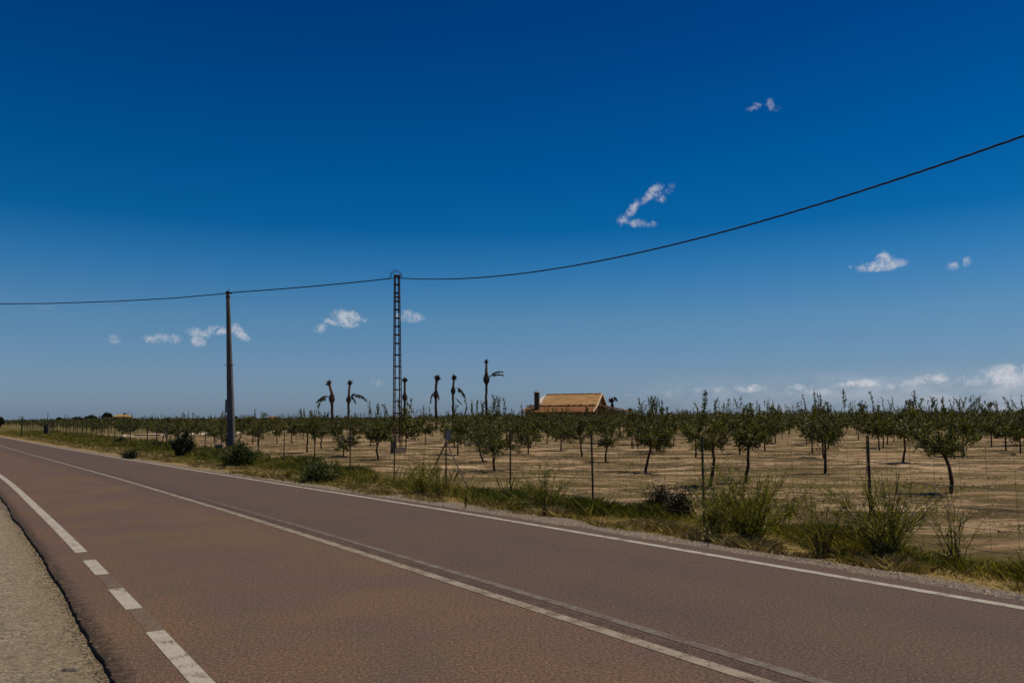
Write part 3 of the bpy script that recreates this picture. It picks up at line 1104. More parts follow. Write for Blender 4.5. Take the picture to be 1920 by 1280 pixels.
def tree_geo(seed, H=2.2, cb=.85, W=1.5, bend=0.0, lean_c=0.0, nleaf=2600, leaf=(.08, .03), shoots=3, r0=.032, shoot_len=.45):
    """returns trunk MB and leaf vertices; crown from cb to H, width W, crown centre shifted by lean_c"""
    rng = np.random.default_rng(seed)
    mb = MB()
    fork = cb * rng.uniform(.86, 1.02)
    tz = np.linspace(-.08, fork, 7)
    u = np.clip(tz / fork, 0, 1)
    tx = lean_c * .55 * u + bend * np.sin(u * math.pi) + (rng.normal(0, .008, 7))
    ty = rng.normal(0, .035) * u + rng.normal(0, .006, 7)
    mb.tube(np.c_[tx, ty, tz], np.linspace(r0 * 1.25, r0 * .85, 7), 7)
    top = np.array([tx[-1], ty[-1], fork])
    nl = int(rng.integers(5, 8))
    a0 = rng.uniform(0, 6.28)
    C, D = [], []
    ch = H - cb
    for i in range(nl):
        az_ = a0 + i * 6.283 / nl + rng.uniform(-.35, .35)
        out = W / 2 * rng.uniform(.4, 1.12)
        hh = ch * rng.uniform(.25, .9)
        end = top + np.array([math.cos(az_) * out + lean_c * .45, math.sin(az_) * out, hh])
        tt = np.linspace(0, 1, 7)[:, None]
        crv = top + (end - top) * tt + np.array([0, 0, 1]) * (-.10 * np.sin(tt * math.pi)) + rng.normal(0, .012, (7, 3)) * tt
        mb.tube(crv, np.linspace(r0 * .62, r0 * .2, 7), 5, cap=False)
        nt_ = int(rng.integers(8, 13))
        for j in range(nt_):
            t = rng.uniform(.12, 1.0)
            base = crv[int(t * 6)]
            aa = az_ + rng.normal(0, .95)
            upk = rng.uniform(-.7, 1.2)
            dr = np.array([math.cos(aa), math.sin(aa), upk])
            dr /= np.linalg.norm(dr)
            ln = rng.uniform(.18, .42) * W / 1.5 * (1.1 - .3 * t)
            e = base + dr * ln
            e[2] = max(e[2], cb - .2)
            if rng.random() < .5:
                mb.tube([base, (base + e) / 2 + rng.normal(0, .01, 3), e], [.006, .004, .002], 3, cap=False)
            m = 12
            k = rng.uniform(0, 1, m)[:, None]
            C.append(base + (e - base) * k + rng.normal(0, .045, (m, 3)))
            D.append(np.tile(dr, (m, 1)))
    C, D = np.concatenate(C), np.concatenate(D)
    wt = rng.random(len(C) // 12).repeat(12) ** 1.6 + .08
    pick = rng.choice(len(C), nleaf, p=wt / wt.sum())
    c = C[pick] + rng.normal(0, .035, (nleaf, 3))
    V = [leaves(c, D[pick] + np.array([0, 0, .15]), leaf[0], leaf[1], rng, .55)]
    for k in range(shoots):
        az_ = rng.uniform(0, 6.28)
        bs = top + np.array([math.cos(az_) * W * .25 * rng.random() + lean_c * .4, math.sin(az_) * W * .2, ch * rng.uniform(.55, .8)])
        e = bs + np.array([rng.normal(0, .10), rng.normal(0, .10), shoot_len * rng.uniform(.7, 1.25) + H - bs[2] - .2])
        tt = np.linspace(0, 1, 5)[:, None]
        crv = bs + (e - bs) * tt + np.array([rng.normal(0, .05), 0, 0]) * np.sin(tt * 3.14)
        mb.tube(crv, np.linspace(.008, .003, 5), 4, cap=False)
        m = max(6, int(70 * (leaf[0] / .08) ** -1.5))
        q = rng.random(m) ** .8
        pts = np.stack([np.interp(q, tt[:, 0], crv[:, a]) for a in range(3)], 1)
        dd = (e - bs) / np.linalg.norm(e - bs) * .8 + rng.normal(0, .6, (m, 3))
        V.append(leaves(pts + rng.normal(0, .012, (m, 3)), dd, min(.09, leaf[0] * .85), min(.04, leaf[1] * .85), rng, .2))
    return mb, np.concatenate(V)


def make_tree(seed, loc, mat_leaf=None, **kw):
    mb, V = tree_geo(seed, **kw)
    root = empty('almond_tree', loc)
    mb.build('trunk', M_bark, root)
    fast_mesh('crown', V, 4, mat_leaf or M_leaf, root)
    return root


def copy_tree(o, loc, rz, sc):
    c = o.copy()
    COL.objects.link(c)
    c.location, c.rotation_euler, c.scale = loc, (0, 0, rz), sc
    for ch in o.children:
        k = ch.copy()
        COL.objects.link(k)
        k.parent = c
    return c


ORCH = 'young almond trees planted in the orchard'
# base x, base y, top y, crown bottom y, crown width px, crown shift px, bend px, shoots, label
MT = [
    (1783, 926, 752, 848, 150, -20, 8, 3, 'almond tree with a bowed trunk, nearest the right end of the fence'),
    (1547, 889, 764, 830, 84, 4, 1, 2, 'compact almond tree with a straight trunk between the two nearest fence posts'),
    (1330, 914, 762, 826, 92, 10, 6, 1, 'almond tree with curved trunk and one long top shoot beside a fence post'),
    (1397, 907, 772, 828, 66, 12, 3, 2, 'thin almond tree rising behind the bushiest wispy shrub'),
    (1210, 886, 752, 836, 118, 20, 0, 5, 'spreading almond tree leaning right, in front of the house roof'),
    (926, 884, 752, 840, 160, -2, 0, 6, 'broad dense almond tree, the front one of the pair before the tallest palm'),
    (907, 865, 756, 830, 125, -16, -2, 4, 'almond tree tucked behind the broad one beneath the tallest palm'),
    (710, 862, 764, 822, 78, 4, -5, 3, 'almond tree with a leaning trunk just left of the lattice mast'),
    (575, 850, 773, 812, 62, 2, 0, 3, 'almond tree below the leftmost tall palm'),
    (603, 841, 777, 812, 48, 6, -3, 3, 'slender crooked almond tree right of the one below the leftmost palm'),
    (1091, 855, 768, 822, 72, -4, 0, 2, 'almond tree with straight trunk beneath the right end of the house roof'),
    (1137, 865, 770, 824, 64, 6, -3, 2, 'almond tree with thin leaning trunk beneath the low side roof of the house'),
    (1052, 845, 772, 815, 56, 0, 0, 2, 'small almond tree beneath the middle of the house roof'),
    (1185, 835, 772, 815, 50, 0, 0, 2, 'small almond tree behind the spreading one that leans right'),
    (1231, 845, 752, 815, 76, 6, 0, 4, 'almond tree with tall shoots right behind the spreading leaning one'),
    (1305, 857, 760, 820, 74, 0, 0, 2, 'almond tree just left of the fence post with the curved tree beside it'),
    (1434, 845, 764, 815, 68, 2, 0, 2, 'almond tree with straight trunk above the bushiest wispy shrub'),
    (1454, 831, 770, 812, 52, 0, 0, 2, 'small almond tree right behind the bushiest wispy shrub'),
    (1544, 857, 766, 815, 62, 0, 0, 1, 'almond tree hidden right behind the compact one'),
    (1293, 830, 770, 812, 46, 0, 0, 1, 'small distant almond tree between the leaning and the curved ones'),
    (1693, 869, 757, 818, 84, 6, 3, 3, 'almond tree with a thin tall shoot, left of the bowed one'),
    (1649, 844, 766, 812, 64, 0, 0, 2, 'almond tree directly behind the nearest fence post on the right'),
    (1808, 854, 752, 812, 84, 5, -3, 2, 'almond tree with arching branches right behind the bowed one'),
    (1886, 844, 755, 815, 74, 0, 0, 2, 'almond tree close to the right edge of the field view'),
    (1921, 835, 758, 812, 70, 0, 0, 1, 'almond tree cut by the right edge of the view'),
    (547, 830, 780, 812, 34, 0, 0, 1, 'small almond tree left of the leftmost tall palm'),
    (519, 831, 782, 812, 34, 0, 0, 2, 'small almond tree halfway between concrete pole and leftmost palm'),
    (474, 831, 782, 812, 34, 0, 0, 1, 'small almond tree right beside the concrete pole'),
    (634, 828, 780, 811, 40, 0, 0, 1, 'small almond tree between the two leftmost tall palms'),
]
placed = []
for i, (bx_, by_, ty_, cy_, wp, sh_, bd_, ns, lb) in enumerate(MT):
    g = on_ground(bx_, by_)
    Y = g[1]
    m = Y / F
    Hh = at_depth(bx_, ty_, Y)[2]
    cbh = max(.55, at_depth(bx_, cy_, Y)[2])
    nlf, lf = (2700, (.074, .027)) if Y < 27 else ((1800, (.088, .036)) if Y < 42 else (950, (.11, .052)))
    nlf = int(nlf * max(.8, min(2.4, (wp * m / 1.25) ** 1.6)))
    o = make_tree(100 + i, (g[0], g[1], gz(g)), H=Hh, cb=cbh, W=wp * m, bend=bd_ * m * 1.0, lean_c=sh_ * m,
                  nleaf=nlf, leaf=lf, shoots=ns + 1, r0=.036 if Y < 27 else .034, shoot_len=.30)
    tag(o, lb, 'tree', ORCH)
    placed.append((g[0], g[1]))


def add_shoot(px, yt, yb, Y, n=60, lean=0.0):
    """tall bare-stemmed shoot standing out of a crown: part of that tree's crown"""
    a, c = at_depth(px, yb, Y), at_depth(px + lean, yt, Y)
    rng = np.random.default_rng(int(px))
    tt = np.linspace(0, 1, 6)[:, None]
    crv = a + (c - a) * tt
    mb = MB()
    mb.tube(crv, np.linspace(.010, .004, 6), 4, cap=False)
    q = rng.uniform(.25, 1, n)
    pts = a + (c - a) * q[:, None] + rng.normal(0, .025, (n, 3))
    V = leaves(pts, (c - a) / np.linalg.norm(c - a) * .8 + rng.normal(0, .5, (n, 3)), .075, .03, rng, .2)
    return mb, V


trees = [o for o in COL.objects if o.name.startswith('almond_tree')]


def attach_shoot(tree, *a, **k):
    mb, V = add_shoot(*a, **k)
    off = np.array(tree.location)
    mb.v = [v - off for v in mb.v]
    t_ = mb.build('branch', M_bark, tree)
    fast_mesh('leaves', V - off, 4, M_leaf, t_)


attach_shoot(trees[2], 1318, 736, 800, 18.8, 110, 5)
attach_shoot(trees[1], 1584, 733, 775, 22.9, 60, -3)
attach_shoot(trees[20], 1712, 732, 790, 27.9, 120, 3)
attach_shoot(trees[20], 1722, 745, 790, 27.9, 60, -6)
attach_shoot(trees[22], 1795, 741, 790, 33.2, 150, 45)
attach_shoot(trees[22], 1780, 748, 790, 33.2, 60, 60)
attach_shoot(trees[7], 697, 752, 790, 32.3, 70, -5)
attach_shoot(trees[7], 722, 757, 790, 32.3, 50, -2)
attach_shoot(trees[8], 568, 766, 795, 38.6, 40, -6)
attach_shoot(trees[9], 604, 765, 795, 44.8, 50, -8)

# the rest of the rows: copies of a few trees
protos = []
for k in range(8):
    protos.append(dict(seed=300 + k, H=2.12 + .12 * (k % 3), cb=.70, W=1.95 + .2 * (k % 2), nleaf=1150, leaf=(.13, .066), shoots=2 + k % 4, shoot_len=.12 + .04 * k))
grid = []
grs = random.Random(11)
y = 36.0
while y < 150:
    step = 5.2
    x = -.75 * y - 4 + grs.uniform(0, 5)
    while x < .75 * y + 6:
        X, Yy = x + grs.uniform(-.7, .7), y + grs.uniform(-.8, .8)
        grid.append((X, Yy))
        x += (4.3 if y < 50 else 3.7) * (.72 if (y > 48 and 960 + F * x / y < 460) else 1)
    y += step


def keep(X, Y, r=2.6):
    s_, l_ = X * RD[0] + Y * RD[1], X * RN[0] + Y * RN[1]
    if l_ - float(fence_l(s_)) < 2.5:
        return False
    if any((X - a) ** 2 + (Y - c) ** 2 < r * r for a, c in placed):
        return False
    # bare strip with the palms and the dirt track
    px = 960 + F * X / Y
    if 778 < px < 868 and 58 < Y < 138:
        return False
    d = np.hypot(tr[:, 0] - X, tr[:, 1] - Y).min()
    if d < 5.5:
        return False
    if 0.5 < X < 24 and 128 < Y < 162:      # house yard
        return False
    if (X - tb[0]) ** 2 + (Y - tb[1]) ** 2 < 5 or (X - b0[0]) ** 2 + (Y - b0[1]) ** 2 < 6:
        return False
    return True


grid = sorted([g for g in grid if keep(*g)], key=lambda g: math.hypot(*g))
N_IND = 271
first = {}
for i, (X, Y) in enumerate(grid[:N_IND]):
    k = grs.randrange(8)
    pxx = 960 + F * X / Y
    sc = grs.uniform(.84, 1.08) * (.9 if pxx < 700 else 1.0)
    sz = sc * grs.uniform(.94, 1.1) * (1.12 if pxx > 1180 else 1.0)
    z0 = gz((X, Y))
    if k not in first:
        o = make_tree(loc=(X, Y, z0), **protos[k])
        first[k] = o
        o.scale = (sc, sc, sz)
    else:
        o = copy_tree(first[k], (X, Y, z0), grs.uniform(0, 6.28), (sc, sc, sz))
    px = 960 + F * X / Y
    dist = 'middle rows' if Y < 62 else 'back rows'
    if px < 430:
        where = 'left of the concrete pole'
    elif px < 745:
        where = 'between concrete pole and lattice mast'
    elif px < 990:
        where = 'between lattice mast and house'
    elif px < 1180:
        where = 'in front of the house'
    elif px < 1540:
        where = 'right of the house'
    else:
        where = 'towards the right edge'
    tag(o, 'small almond tree in the %s of the orchard, %s' % (dist, where), 'tree', 'almond trees in the %s, %s' % (dist, where))

# far rows that run together into one band of green
rest = grid[N_IND:]
y = 150.0
while y < 620:
    st = 5.5 if y < 240 else 10
    x = -.78 * y
    while x < .78 * y + 6:
        X, Yy = x + grs.uniform(-2, 2), y + grs.uniform(-2.5, 2.5)
        if keep(X, Yy):
            rest.append((X, Yy))
        x += 5.5 if y < 240 else 9
    y += st
rngm = np.random.default_rng(5)
R_ = np.array(rest)
bv, tv = [], []
for (X, Y) in rest:
    nlf = (150 if Y < 150 else 75) if Y < 240 else 34
    lw = (.24 if Y < 150 else .32) if Y < 240 else .55
    Wd = rngm.uniform(.95, 1.3) * (1.0 if Y < 240 else 2.2)
    hs = rngm.uniform(.88, 1.1) * (.92 if X < -.12 * Y else 1.16)
    u = rngm.normal(0, 1, (nlf, 3))
    u /= np.linalg.norm(u, axis=1)[:, None]
    u *= rngm.uniform(.45, 1.0, (nlf, 1))
    c = np.array([X, Y, 1.32 * hs]) + u * np.array([Wd, Wd, .84 * hs])
    bv.append(leaves(c, u + np.array([0, 0, .4]), lw, lw * .55, rngm, .6))
    e = rngm.uniform(-.05, .05)
    w = .04 if Y < 240 else .06
    tv.append([(X - w, Y, -.05), (X + w, Y, -.05), (X + w + e, Y, 1.1), (X - w + e, Y, 1.1)])
    tv.append([(X, Y - w, -.05), (X, Y + w, -.05), (X + e, Y + w, 1.1), (X + e, Y - w, 1.1)])
B_ = np.concatenate(bv)
T_ = np.array(tv).reshape(-1, 3)
mass = fast_mesh('orchard_foliage', np.concatenate([B_, T_]), 4, [M_leaf_far, M_bark], None,
                 np.r_[np.zeros(len(B_) // 4), np.ones(len(T_) // 4)])
tag(mass, 'far rows of almond trees merging into one green band at the horizon', 'trees', kind='stuff')

# ------------------------------------------------------------------ dying palms
def palm(spec):
    (bx_, by_, bulge, head, hw, bw, tw, Y, fronds, lb) = spec
    base = at_depth(bx_, by_, Y)
    m = Y / F
    B = at_depth(*bulge, Y)
    Hd = at_depth(*head, Y)
    root = empty('palm_tree', (base[0], Y, 0))
    off = np.array([base[0], Y, 0])
    B, Hd = B - off, Hd - off
    r_t = tw * m / 2
    mb = MB()
    n = 12
    pts, rad = [], []
    wob = np.random.default_rng(int(bx_))
    for i in range(n):
        t = i / (n - 1)
        p = np.array([0, 0, -.2]) * (1 - t) + (B - np.array([0, 0, bw * m * .8])) * t
        p = p + np.array([wob.normal(0, .03), wob.normal(0, .03), 0])
        pts.append(p)
        rad.append(r_t * (1.18 - .25 * t) * wob.uniform(.93, 1.08))
    mb.tube(pts, rad, 9)
    mb.build('trunk', M_palmbark, root, smooth=True)
    # swollen ring of cut frond bases
    mb = MB()
    t = np.linspace(0, 1, 9)
    prof = np.array([.5, .72, .95, 1.05, 1.0, .8, .62, .5, .42]) * bw * m / 2
    hgt = bw * m * 2.0
    mb.tube(np.c_[np.full(9, B[0]) + (Hd[0] - B[0]) * t * .12, np.full(9, B[1]), B[2] - hgt * .42 + hgt * t], prof, 10)
    for k in range(46):
        a = k * 2.4
        tz = .12 + .7 * (k / 46)
        rr = np.interp(tz, t, prof)
        p = np.array([B[0] + rr * math.cos(a) * .9, B[1] + rr * math.sin(a) * .9, B[2] - hgt * .42 + hgt * tz])
        q = p + np.array([math.cos(a) * .10, math.sin(a) * .10, .16 * wob.uniform(.6, 1.3)])
        mb.bar(p, q, .09, .05)
    mb.build('frond_stub_ring', M_palmbark, root)
    # bare tapering neck
    mb = MB()
    t = np.linspace(0, 1, 9)
    s0 = B + np.array([0, 0, hgt * .45])
    P = s0 + (Hd - s0) * t[:, None] + wob.normal(0, .015, (9, 3))
    mb.tube(P, np.linspace(bw * m * .30, hw * m * .27, 9), 8)
    mb.build('neck', M_palmcore, root, smooth=True)
    # withered tuft
    nb_ = 150
    d = wob.normal(0, 1, (nb_, 3))
    d[:, 2] = np.abs(d[:, 2]) * 1.3 + .5
    d /= np.linalg.norm(d, axis=1)[:, None]
    c = Hd + wob.normal(0, .07, (nb_, 3)) + np.array([0, 0, -hw * m * .5])
    c[:, 2] += wob.uniform(-.25, .15, nb_)
    V = leaves(c, d, hw * m * .95, .09, wob, .15)
    fast_mesh('tuft', V, 4, M_palmbark, root)
    for fr in fronds:
        (x0, y0, xm, ym, x1, y1, wl) = fr
        p0, pm, p1 = [at_depth(a, c_, Y) - off for a, c_ in ((x0, y0), (xm, ym), (x1, y1))]
        p0 = p0 + (B - p0) * np.array([.5, 0, 0]) * 0
        tt = np.linspace(0, 1, 12)[:, None]
        # quadratic through the three points
        ctrl = 2 * pm - (p0 + p1) / 2
        crv = (1 - tt) ** 2 * p0 + 2 * tt * (1 - tt) * ctrl + tt ** 2 * p1
        crv[:, 1] += -.5 * np.sin(tt[:, 0] * 1.5)
        mb = MB()
        mb.tube(crv, np.linspace(.05, .02, 12), 5)
        f_ = mb.build('frond', M_palmleaf, root)
        m_ = 130
        q = wob.uniform(.25, 1, m_)
        pts = np.stack([np.interp(q, tt[:, 0], crv[:, a]) for a in range(3)], 1)
        tg = (p1 - pm) / np.linalg.norm(p1 - pm)
        dd = tg[None] * .7 + np.array([0, 0, -.8]) + wob.normal(0, .35, (m_, 3))
        fast_mesh('leaflets', leaves(pts, dd, wl * m * 1.9, .075, wob, .1), 4, M_palmleaf, f_)
    tag(root, lb, 'palm', 'withered palms standing behind the orchard rows')
    return root


PALMS = [
    (624, 812, (622.3, 748), (616.2, 716.5), 7.5, 10, 5.2, 118,
     [(618, 744.5, 608, 742.5, 596.5, 752, 3.5), (617, 745, 606, 747, 598.5, 760, 3.5)],
     'withered palm with a leaning neck and two fronds drooping left, leftmost of the row'),
    (653, 812, (653.6, 750), (656.2, 716), 6.5, 8, 4.4, 119,
     [(657, 744, 673, 739.5, 687, 749, 4.2), (656, 745, 662, 744, 667, 753, 3), (658, 743, 661, 740, 665, 737.5, 2)],
     'withered palm with one long frond arching right, second of the row'),
    (759, 811, (758.7, 745.5), (759, 711), 6.5, 8, 4.4, 121,
     [(761, 749, 766, 757, 771, 764, 2.5)],
     'withered palm rising just behind the lattice mast'),
    (818.5, 805, (817.2, 740.5), (819.3, 707), 9.5, 8.5, 4.6, 122,
     [(814, 736, 809.5, 741, 808.5, 753, 2.5), (820, 736, 822, 739, 823, 747, 2.5)],
     'withered palm topped by a wide brush-like tuft, right of the lattice mast'),
    (849.5, 804.5, (849.6, 733.5), (851.6, 706), 7, 7.5, 4.2, 122,
     [(854, 728, 863, 729, 871.5, 742, 4.5), (853, 744, 859, 750, 866, 757, 1.5)],
     'withered palm with one thick frond drooping right, next to the brush-topped one'),
    (911.5, 806, (912, 711.5), (911.6, 677), 4.6, 11, 4.6, 115,
     [(917, 707, 928, 698, 942, 697, 2), (917, 707, 930, 702, 944, 703, 2)],
     'tallest withered palm, with a diamond-shaped swelling and two thin fronds'),
    (1148, 800, (1148, 762), (1146.5, 749), 9, 5, 4, 150, [(1148, 747, 1152, 744, 1155, 748, 3)],
     'short dark palm tuft showing above the low side roof of the house'),
    (1180, 800, (1180, 776), (1180, 768), 6, 4.5, 4, 150, [(1180, 766, 1182, 765, 1184, 768, 2)],
     'smallest palm tuft, just past the right end of the house roof'),
]
for p in PALMS:
    palm(p)

# ------------------------------------------------------------------ farmhouse
HA = math.radians(18)
hu = np.array([-math.cos(HA), math.sin(HA)])        # along the ridge, right end to left end
hv = np.array([math.sin(HA), math.cos(HA)])         # from front to back
HO = at_depth(1118, 780, 140.0)[:2]                 # front right corner
house = empty('farmhouse', (HO[0], HO[1], 0))
tag(house, 'low farmhouse with long orange tiled roof and chimney behind the orchard', 'house')
RZ = math.atan2(hu[1], hu[0])


def hp(u, v, z):
    p = hu * u + hv * v
    return (p[0], p[1], z)


LEN, DEP = 10.0, 7.6
ZE, ZR = 3.95, 6.0
YF = -3.2


def slab(mb, q, th, mi=0):
    """quad q (4 points) thickened downwards"""
    q = [np.array(p, float) for p in q]
    lo = [p - np.array([0, 0, th]) for p in q]
    V = q + lo
    mb.add(V, [(0, 1, 2, 3), (7, 6, 5, 4), (0, 4, 5, 1), (1, 5, 6, 2), (2, 6, 7, 3), (3, 7, 4, 0)], mi)


def wallquad(mb, pts):
    mb.add(pts, [tuple(range(len(pts)))])


mb = MB()
c0 = [hp(0, 0, -.1), hp(LEN, 0, -.1), hp(LEN, DEP, -.1), hp(0, DEP, -.1)]
c1 = [hp(0, 0, ZE - .15), hp(LEN, 0, ZE - .15), hp(LEN, DEP, ZE - .15), hp(0, DEP, ZE - .15)]
mb.add(c0 + c1, [(0, 1, 5, 4), (1, 2, 6, 5), (2, 3, 7, 6), (3, 0, 4, 7)])
for uu in (0, LEN):
    mb.add([hp(uu, 0, ZE - .15), hp(uu, DEP, ZE - .15), hp(uu, DEP / 2, ZR - .2)], [(0, 1, 2)])
# porch walls
mb.add([hp(.5, YF + .4, -.1), hp(LEN + 2.3, YF + .4, -.1), hp(LEN + 2.3, YF + .4, 2.75), hp(.5, YF + .4, 2.75)], [(0, 1, 2, 3)])
mb.add([hp(.5, YF + .4, -.1), hp(.5, 0, -.1), hp(.5, 0, 3.75), hp(.5, YF + .4, 2.75)], [(0, 1, 2, 3)])
mb.add([hp(LEN + 2.3, YF + .4, -.1), hp(LEN + 2.3, 0, -.1), hp(LEN + 2.3, 0, 3.75), hp(LEN + 2.3, YF + .4, 2.75)], [(0, 1, 2, 3)])
# lean-to on the right
mb.add([hp(0, 1.5, -.1), hp(-4.3, 1.5, -.1), hp(-4.3, 1.5, 2.85), hp(0, 1.5, 3.85)], [(0, 1, 2, 3)])
mb.add([hp(-4.3, 1.5, -.1), hp(-4.3, 6.5, -.1), hp(-4.3, 6.5, 2.85), hp(-4.3, 1.5, 2.85)], [(0, 1, 2, 3)])
mb.build('wall', M_wall, house)


def roof_part(q, mname, m, th=.16):
    """roof slab with its own axes so that the tile courses follow the slope"""
    mb = MB()
    slab(mb, q, th)
    o = mb.build(mname, m, house)
    return o


def rot_build(mb, name, m, parent):
    """store vertices in a frame turned with the house"""
    c_, s_ = math.cos(-RZ), math.sin(-RZ)
    mb.v = [np.c_[v[:, 0] * c_ - v[:, 1] * s_, v[:, 0] * s_ + v[:, 1] * c_, v[:, 2]] for v in mb.v]
    o = mb.build(name, m, parent)
    o.rotation_euler = (0, 0, RZ)
    return o


mb = MB()
slab(mb, [hp(-.25, -.3, ZE), hp(LEN + .1, -.3, ZE), hp(LEN + .1, DEP / 2, ZR), hp(-.25, DEP / 2, ZR)], .15)
slab(mb, [hp(-.25, DEP / 2, ZR), hp(LEN + .1, DEP / 2, ZR), hp(LEN + .1, DEP + .3, ZE), hp(-.25, DEP + .3, ZE)], .15)
rot_build(mb, 'roof', M_tile, house)
mb = MB()
slab(mb, [hp(-.1, YF, 2.75), hp(LEN + 3.0, YF, 2.75), hp(LEN + 2.5, -.32, 3.8), hp(-.1, -.32, 3.8)], .14)
rot_build(mb, 'porch_roof', M_tile2, house)
mb = MB()
slab(mb, [hp(-.28, 1.2, 3.95), hp(-4.8, 1.2, 2.95), hp(-4.8, 6.8, 2.95), hp(-.28, 6.8, 3.95)], .14)
rot_build(mb, 'side_roof', M_tile2, house)
mb = MB()
prs2 = random.Random(3)
for k in range(60):                                     # ridge tiles
    uu = -.2 + k * (LEN + .2) / 60
    mb.tube([hp(uu, DEP / 2, ZR + .02), hp(uu + .24, DEP / 2, ZR + .05)], .10, 6)
mb.build('ridge_tiles', M_tile, house)
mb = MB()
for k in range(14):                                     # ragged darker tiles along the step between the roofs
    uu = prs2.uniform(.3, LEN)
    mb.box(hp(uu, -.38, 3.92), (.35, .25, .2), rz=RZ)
mb.bar(hp(0, -.36, 3.86), hp(LEN + .1, -.36, 3.86), .12, .14)  # dark bar stands in for the shade under the eave
mb.build('eave_tiles_and_shade', M_chim, house)
mb = MB()                                               # cream barge boards of the right gable
mb.bar(hp(-.36, -.4, ZE - .06), hp(-.36, DEP / 2, ZR + .03), .16, .26)
mb.bar(hp(-.36, DEP + .4, ZE - .06), hp(-.36, DEP / 2, ZR + .03), .16, .22)
mb.bar(hp(-.36, -.4, ZE - .06), hp(-.22, YF - .05, 2.74), .14, .22)
mb.build('barge_board', M_cream, house)
mb = MB()
mb.bar(hp(-.3, 1.1, 4.06), hp(-4.85, 1.1, 3.06), .10, .10)
mb.build('side_fascia', M_tile2, house)
# chimney and the whitewashed end parapet
cc = at_depth(1006.8, 750, 141.5)[:2] - HO
mb = MB()
mb.box((cc[0], cc[1], 4.75), (.82, .7, 2.9), rz=RZ)
ch = mb.build('chimney', M_chim, house)
mb = MB()
mb.box((cc[0], cc[1], 6.26), (.95, .84, .12), rz=RZ)
mb.box((cc[0] - .1, cc[1], 6.46), (.3, .3, .28), rz=RZ, taper=.6)
mb.build('chimney_cap', M_white, ch)
mb = MB()
pL = LEN + .3
V = [hp(pL, .1, 3.7), hp(pL, 3.6, 3.7), hp(pL, 3.6, 5.85), hp(pL, 2.0, 5.2), hp(pL, .1, 4.3)]
V2 = [hp(pL + .7, .1, 3.7), hp(pL + .7, 3.6, 3.7), hp(pL + .7, 3.6, 5.6), hp(pL + .7, 2.0, 5.0), hp(pL + .7, .1, 4.2)]
mb.add(V + V2, [(0, 1, 2, 3, 4), (9, 8, 7, 6, 5), (0, 5, 6, 1), (1, 6, 7, 2), (2, 7, 8, 3), (3, 8, 9, 4), (4, 9, 5, 0)])
mb.build('parapet', M_white, house)
mb = MB()
mb.box(hp(LEN + 1.2, -.3, 3.95), (2.3, .5, .22), rz=RZ)
mb.build('coping', M_white, house)
mb = MB()
mb.box(hp(LEN + 2.1, YF - .05, 2.82), (1.7, .25, .16), rz=RZ)
mb.build('coping', M_white, house)
for uu, w_ in ((2.2, 1.0), (5.2, 1.0), (8.4, 1.2)):
    mb = MB()
    mb.box(hp(uu, YF + .37, 1.5), (w_, .08, 1.1), rz=RZ)
    fr_ = mb.build('window', M_wood, house)
    mb = MB()
    mb.box(hp(uu, YF + .32, 1.5), (w_ - .16, .02, .94), rz=RZ)
    mb.build('pane', M_glass, fr_)
# brown boundary wall before the yard
pa, pb = on_ground(930, 806), on_ground(1070, 806.5)
mb = MB()
Lw = np.linalg.norm(pb - pa)
aw = math.atan2(pb[1] - pa[1], pb[0] - pa[0])
mb.box((0, 0, .36), (Lw, .25, .72), rz=aw)
mb.box((0, 0, .75), (Lw + .1, .32, .06), rz=aw)
o = mb.build('garden_wall', M_chim, loc=tuple((pa + pb) / 2))
tag(o, 'low dark brown wall under the trees in front of the farmhouse', 'wall')

# ------------------------------------------------------------------ far buildings, trees and poles
def far_house(name, px0, px1, yroof, yeave, Y, lb, wallm, roofm, hip=.25):
    A, Bb = at_depth(px0, yeave, Y), at_depth(px1, yeave, Y)
    top = at_depth((px0 + px1) / 2, yroof, Y)[2]
    z = A[2]
    Lh = Bb[0] - A[0]
    o = empty(name, ((A[0] + Bb[0]) / 2, Y, 0))
    tag(o, lb, 'house')
    D = max(6, Lh * .6)
    mb = MB()
    mb.box((0, D / 2, z / 2 - .1), (Lh * .92, D * .92, z + .2))
    mb.build('wall', wallm, o)
    h = Lh / 2
    q = h * (1 - hip)
    V = [(-h, 0, z), (h, 0, z), (h, D, z), (-h, D, z), (-q, D / 2, top), (q, D / 2, top)]
    V += [(x, y_, zz - .2) for x, y_, zz in V[:4]]
    mb = MB()
    mb.add(V, [(0, 1, 5, 4), (1, 2, 5), (2, 3, 4, 5), (3, 0, 4), (0, 6, 7, 1), (1, 7, 8, 2), (2, 8, 9, 3), (3, 9, 6, 0), (9, 8, 7, 6)])
    mb.build('roof', roofm, o)
    for k in (-.28, .05, .3):
        mb = MB()
        mb.box((Lh * k, D * .04 - .03, z * .55), (Lh * .07, .1, z * .28))
        mb.build('window', M_glass, o)
    return o


M_roof_far = noisy('pale_yellow_roof', (0.26, 0.165, 0.06), (0.33, 0.215, 0.085), .6, .9)  # plain yellow roof colour, slightly mottled
M_red_far = noisy('red_earth_tiles', (0.24, 0.085, 0.032), (0.34, 0.13, 0.05), .5, .9)
far_house('distant_house', 210, 235, 776.3, 781, 330, 'distant house with a pale yellow roof between round dark trees', M_wall, M_roof_far)
far_house('distant_shed', 495, 518, 780.2, 784.6, 300, 'distant low building with a dull red roof right of the concrete pole', M_wall, M_red_far, .6)


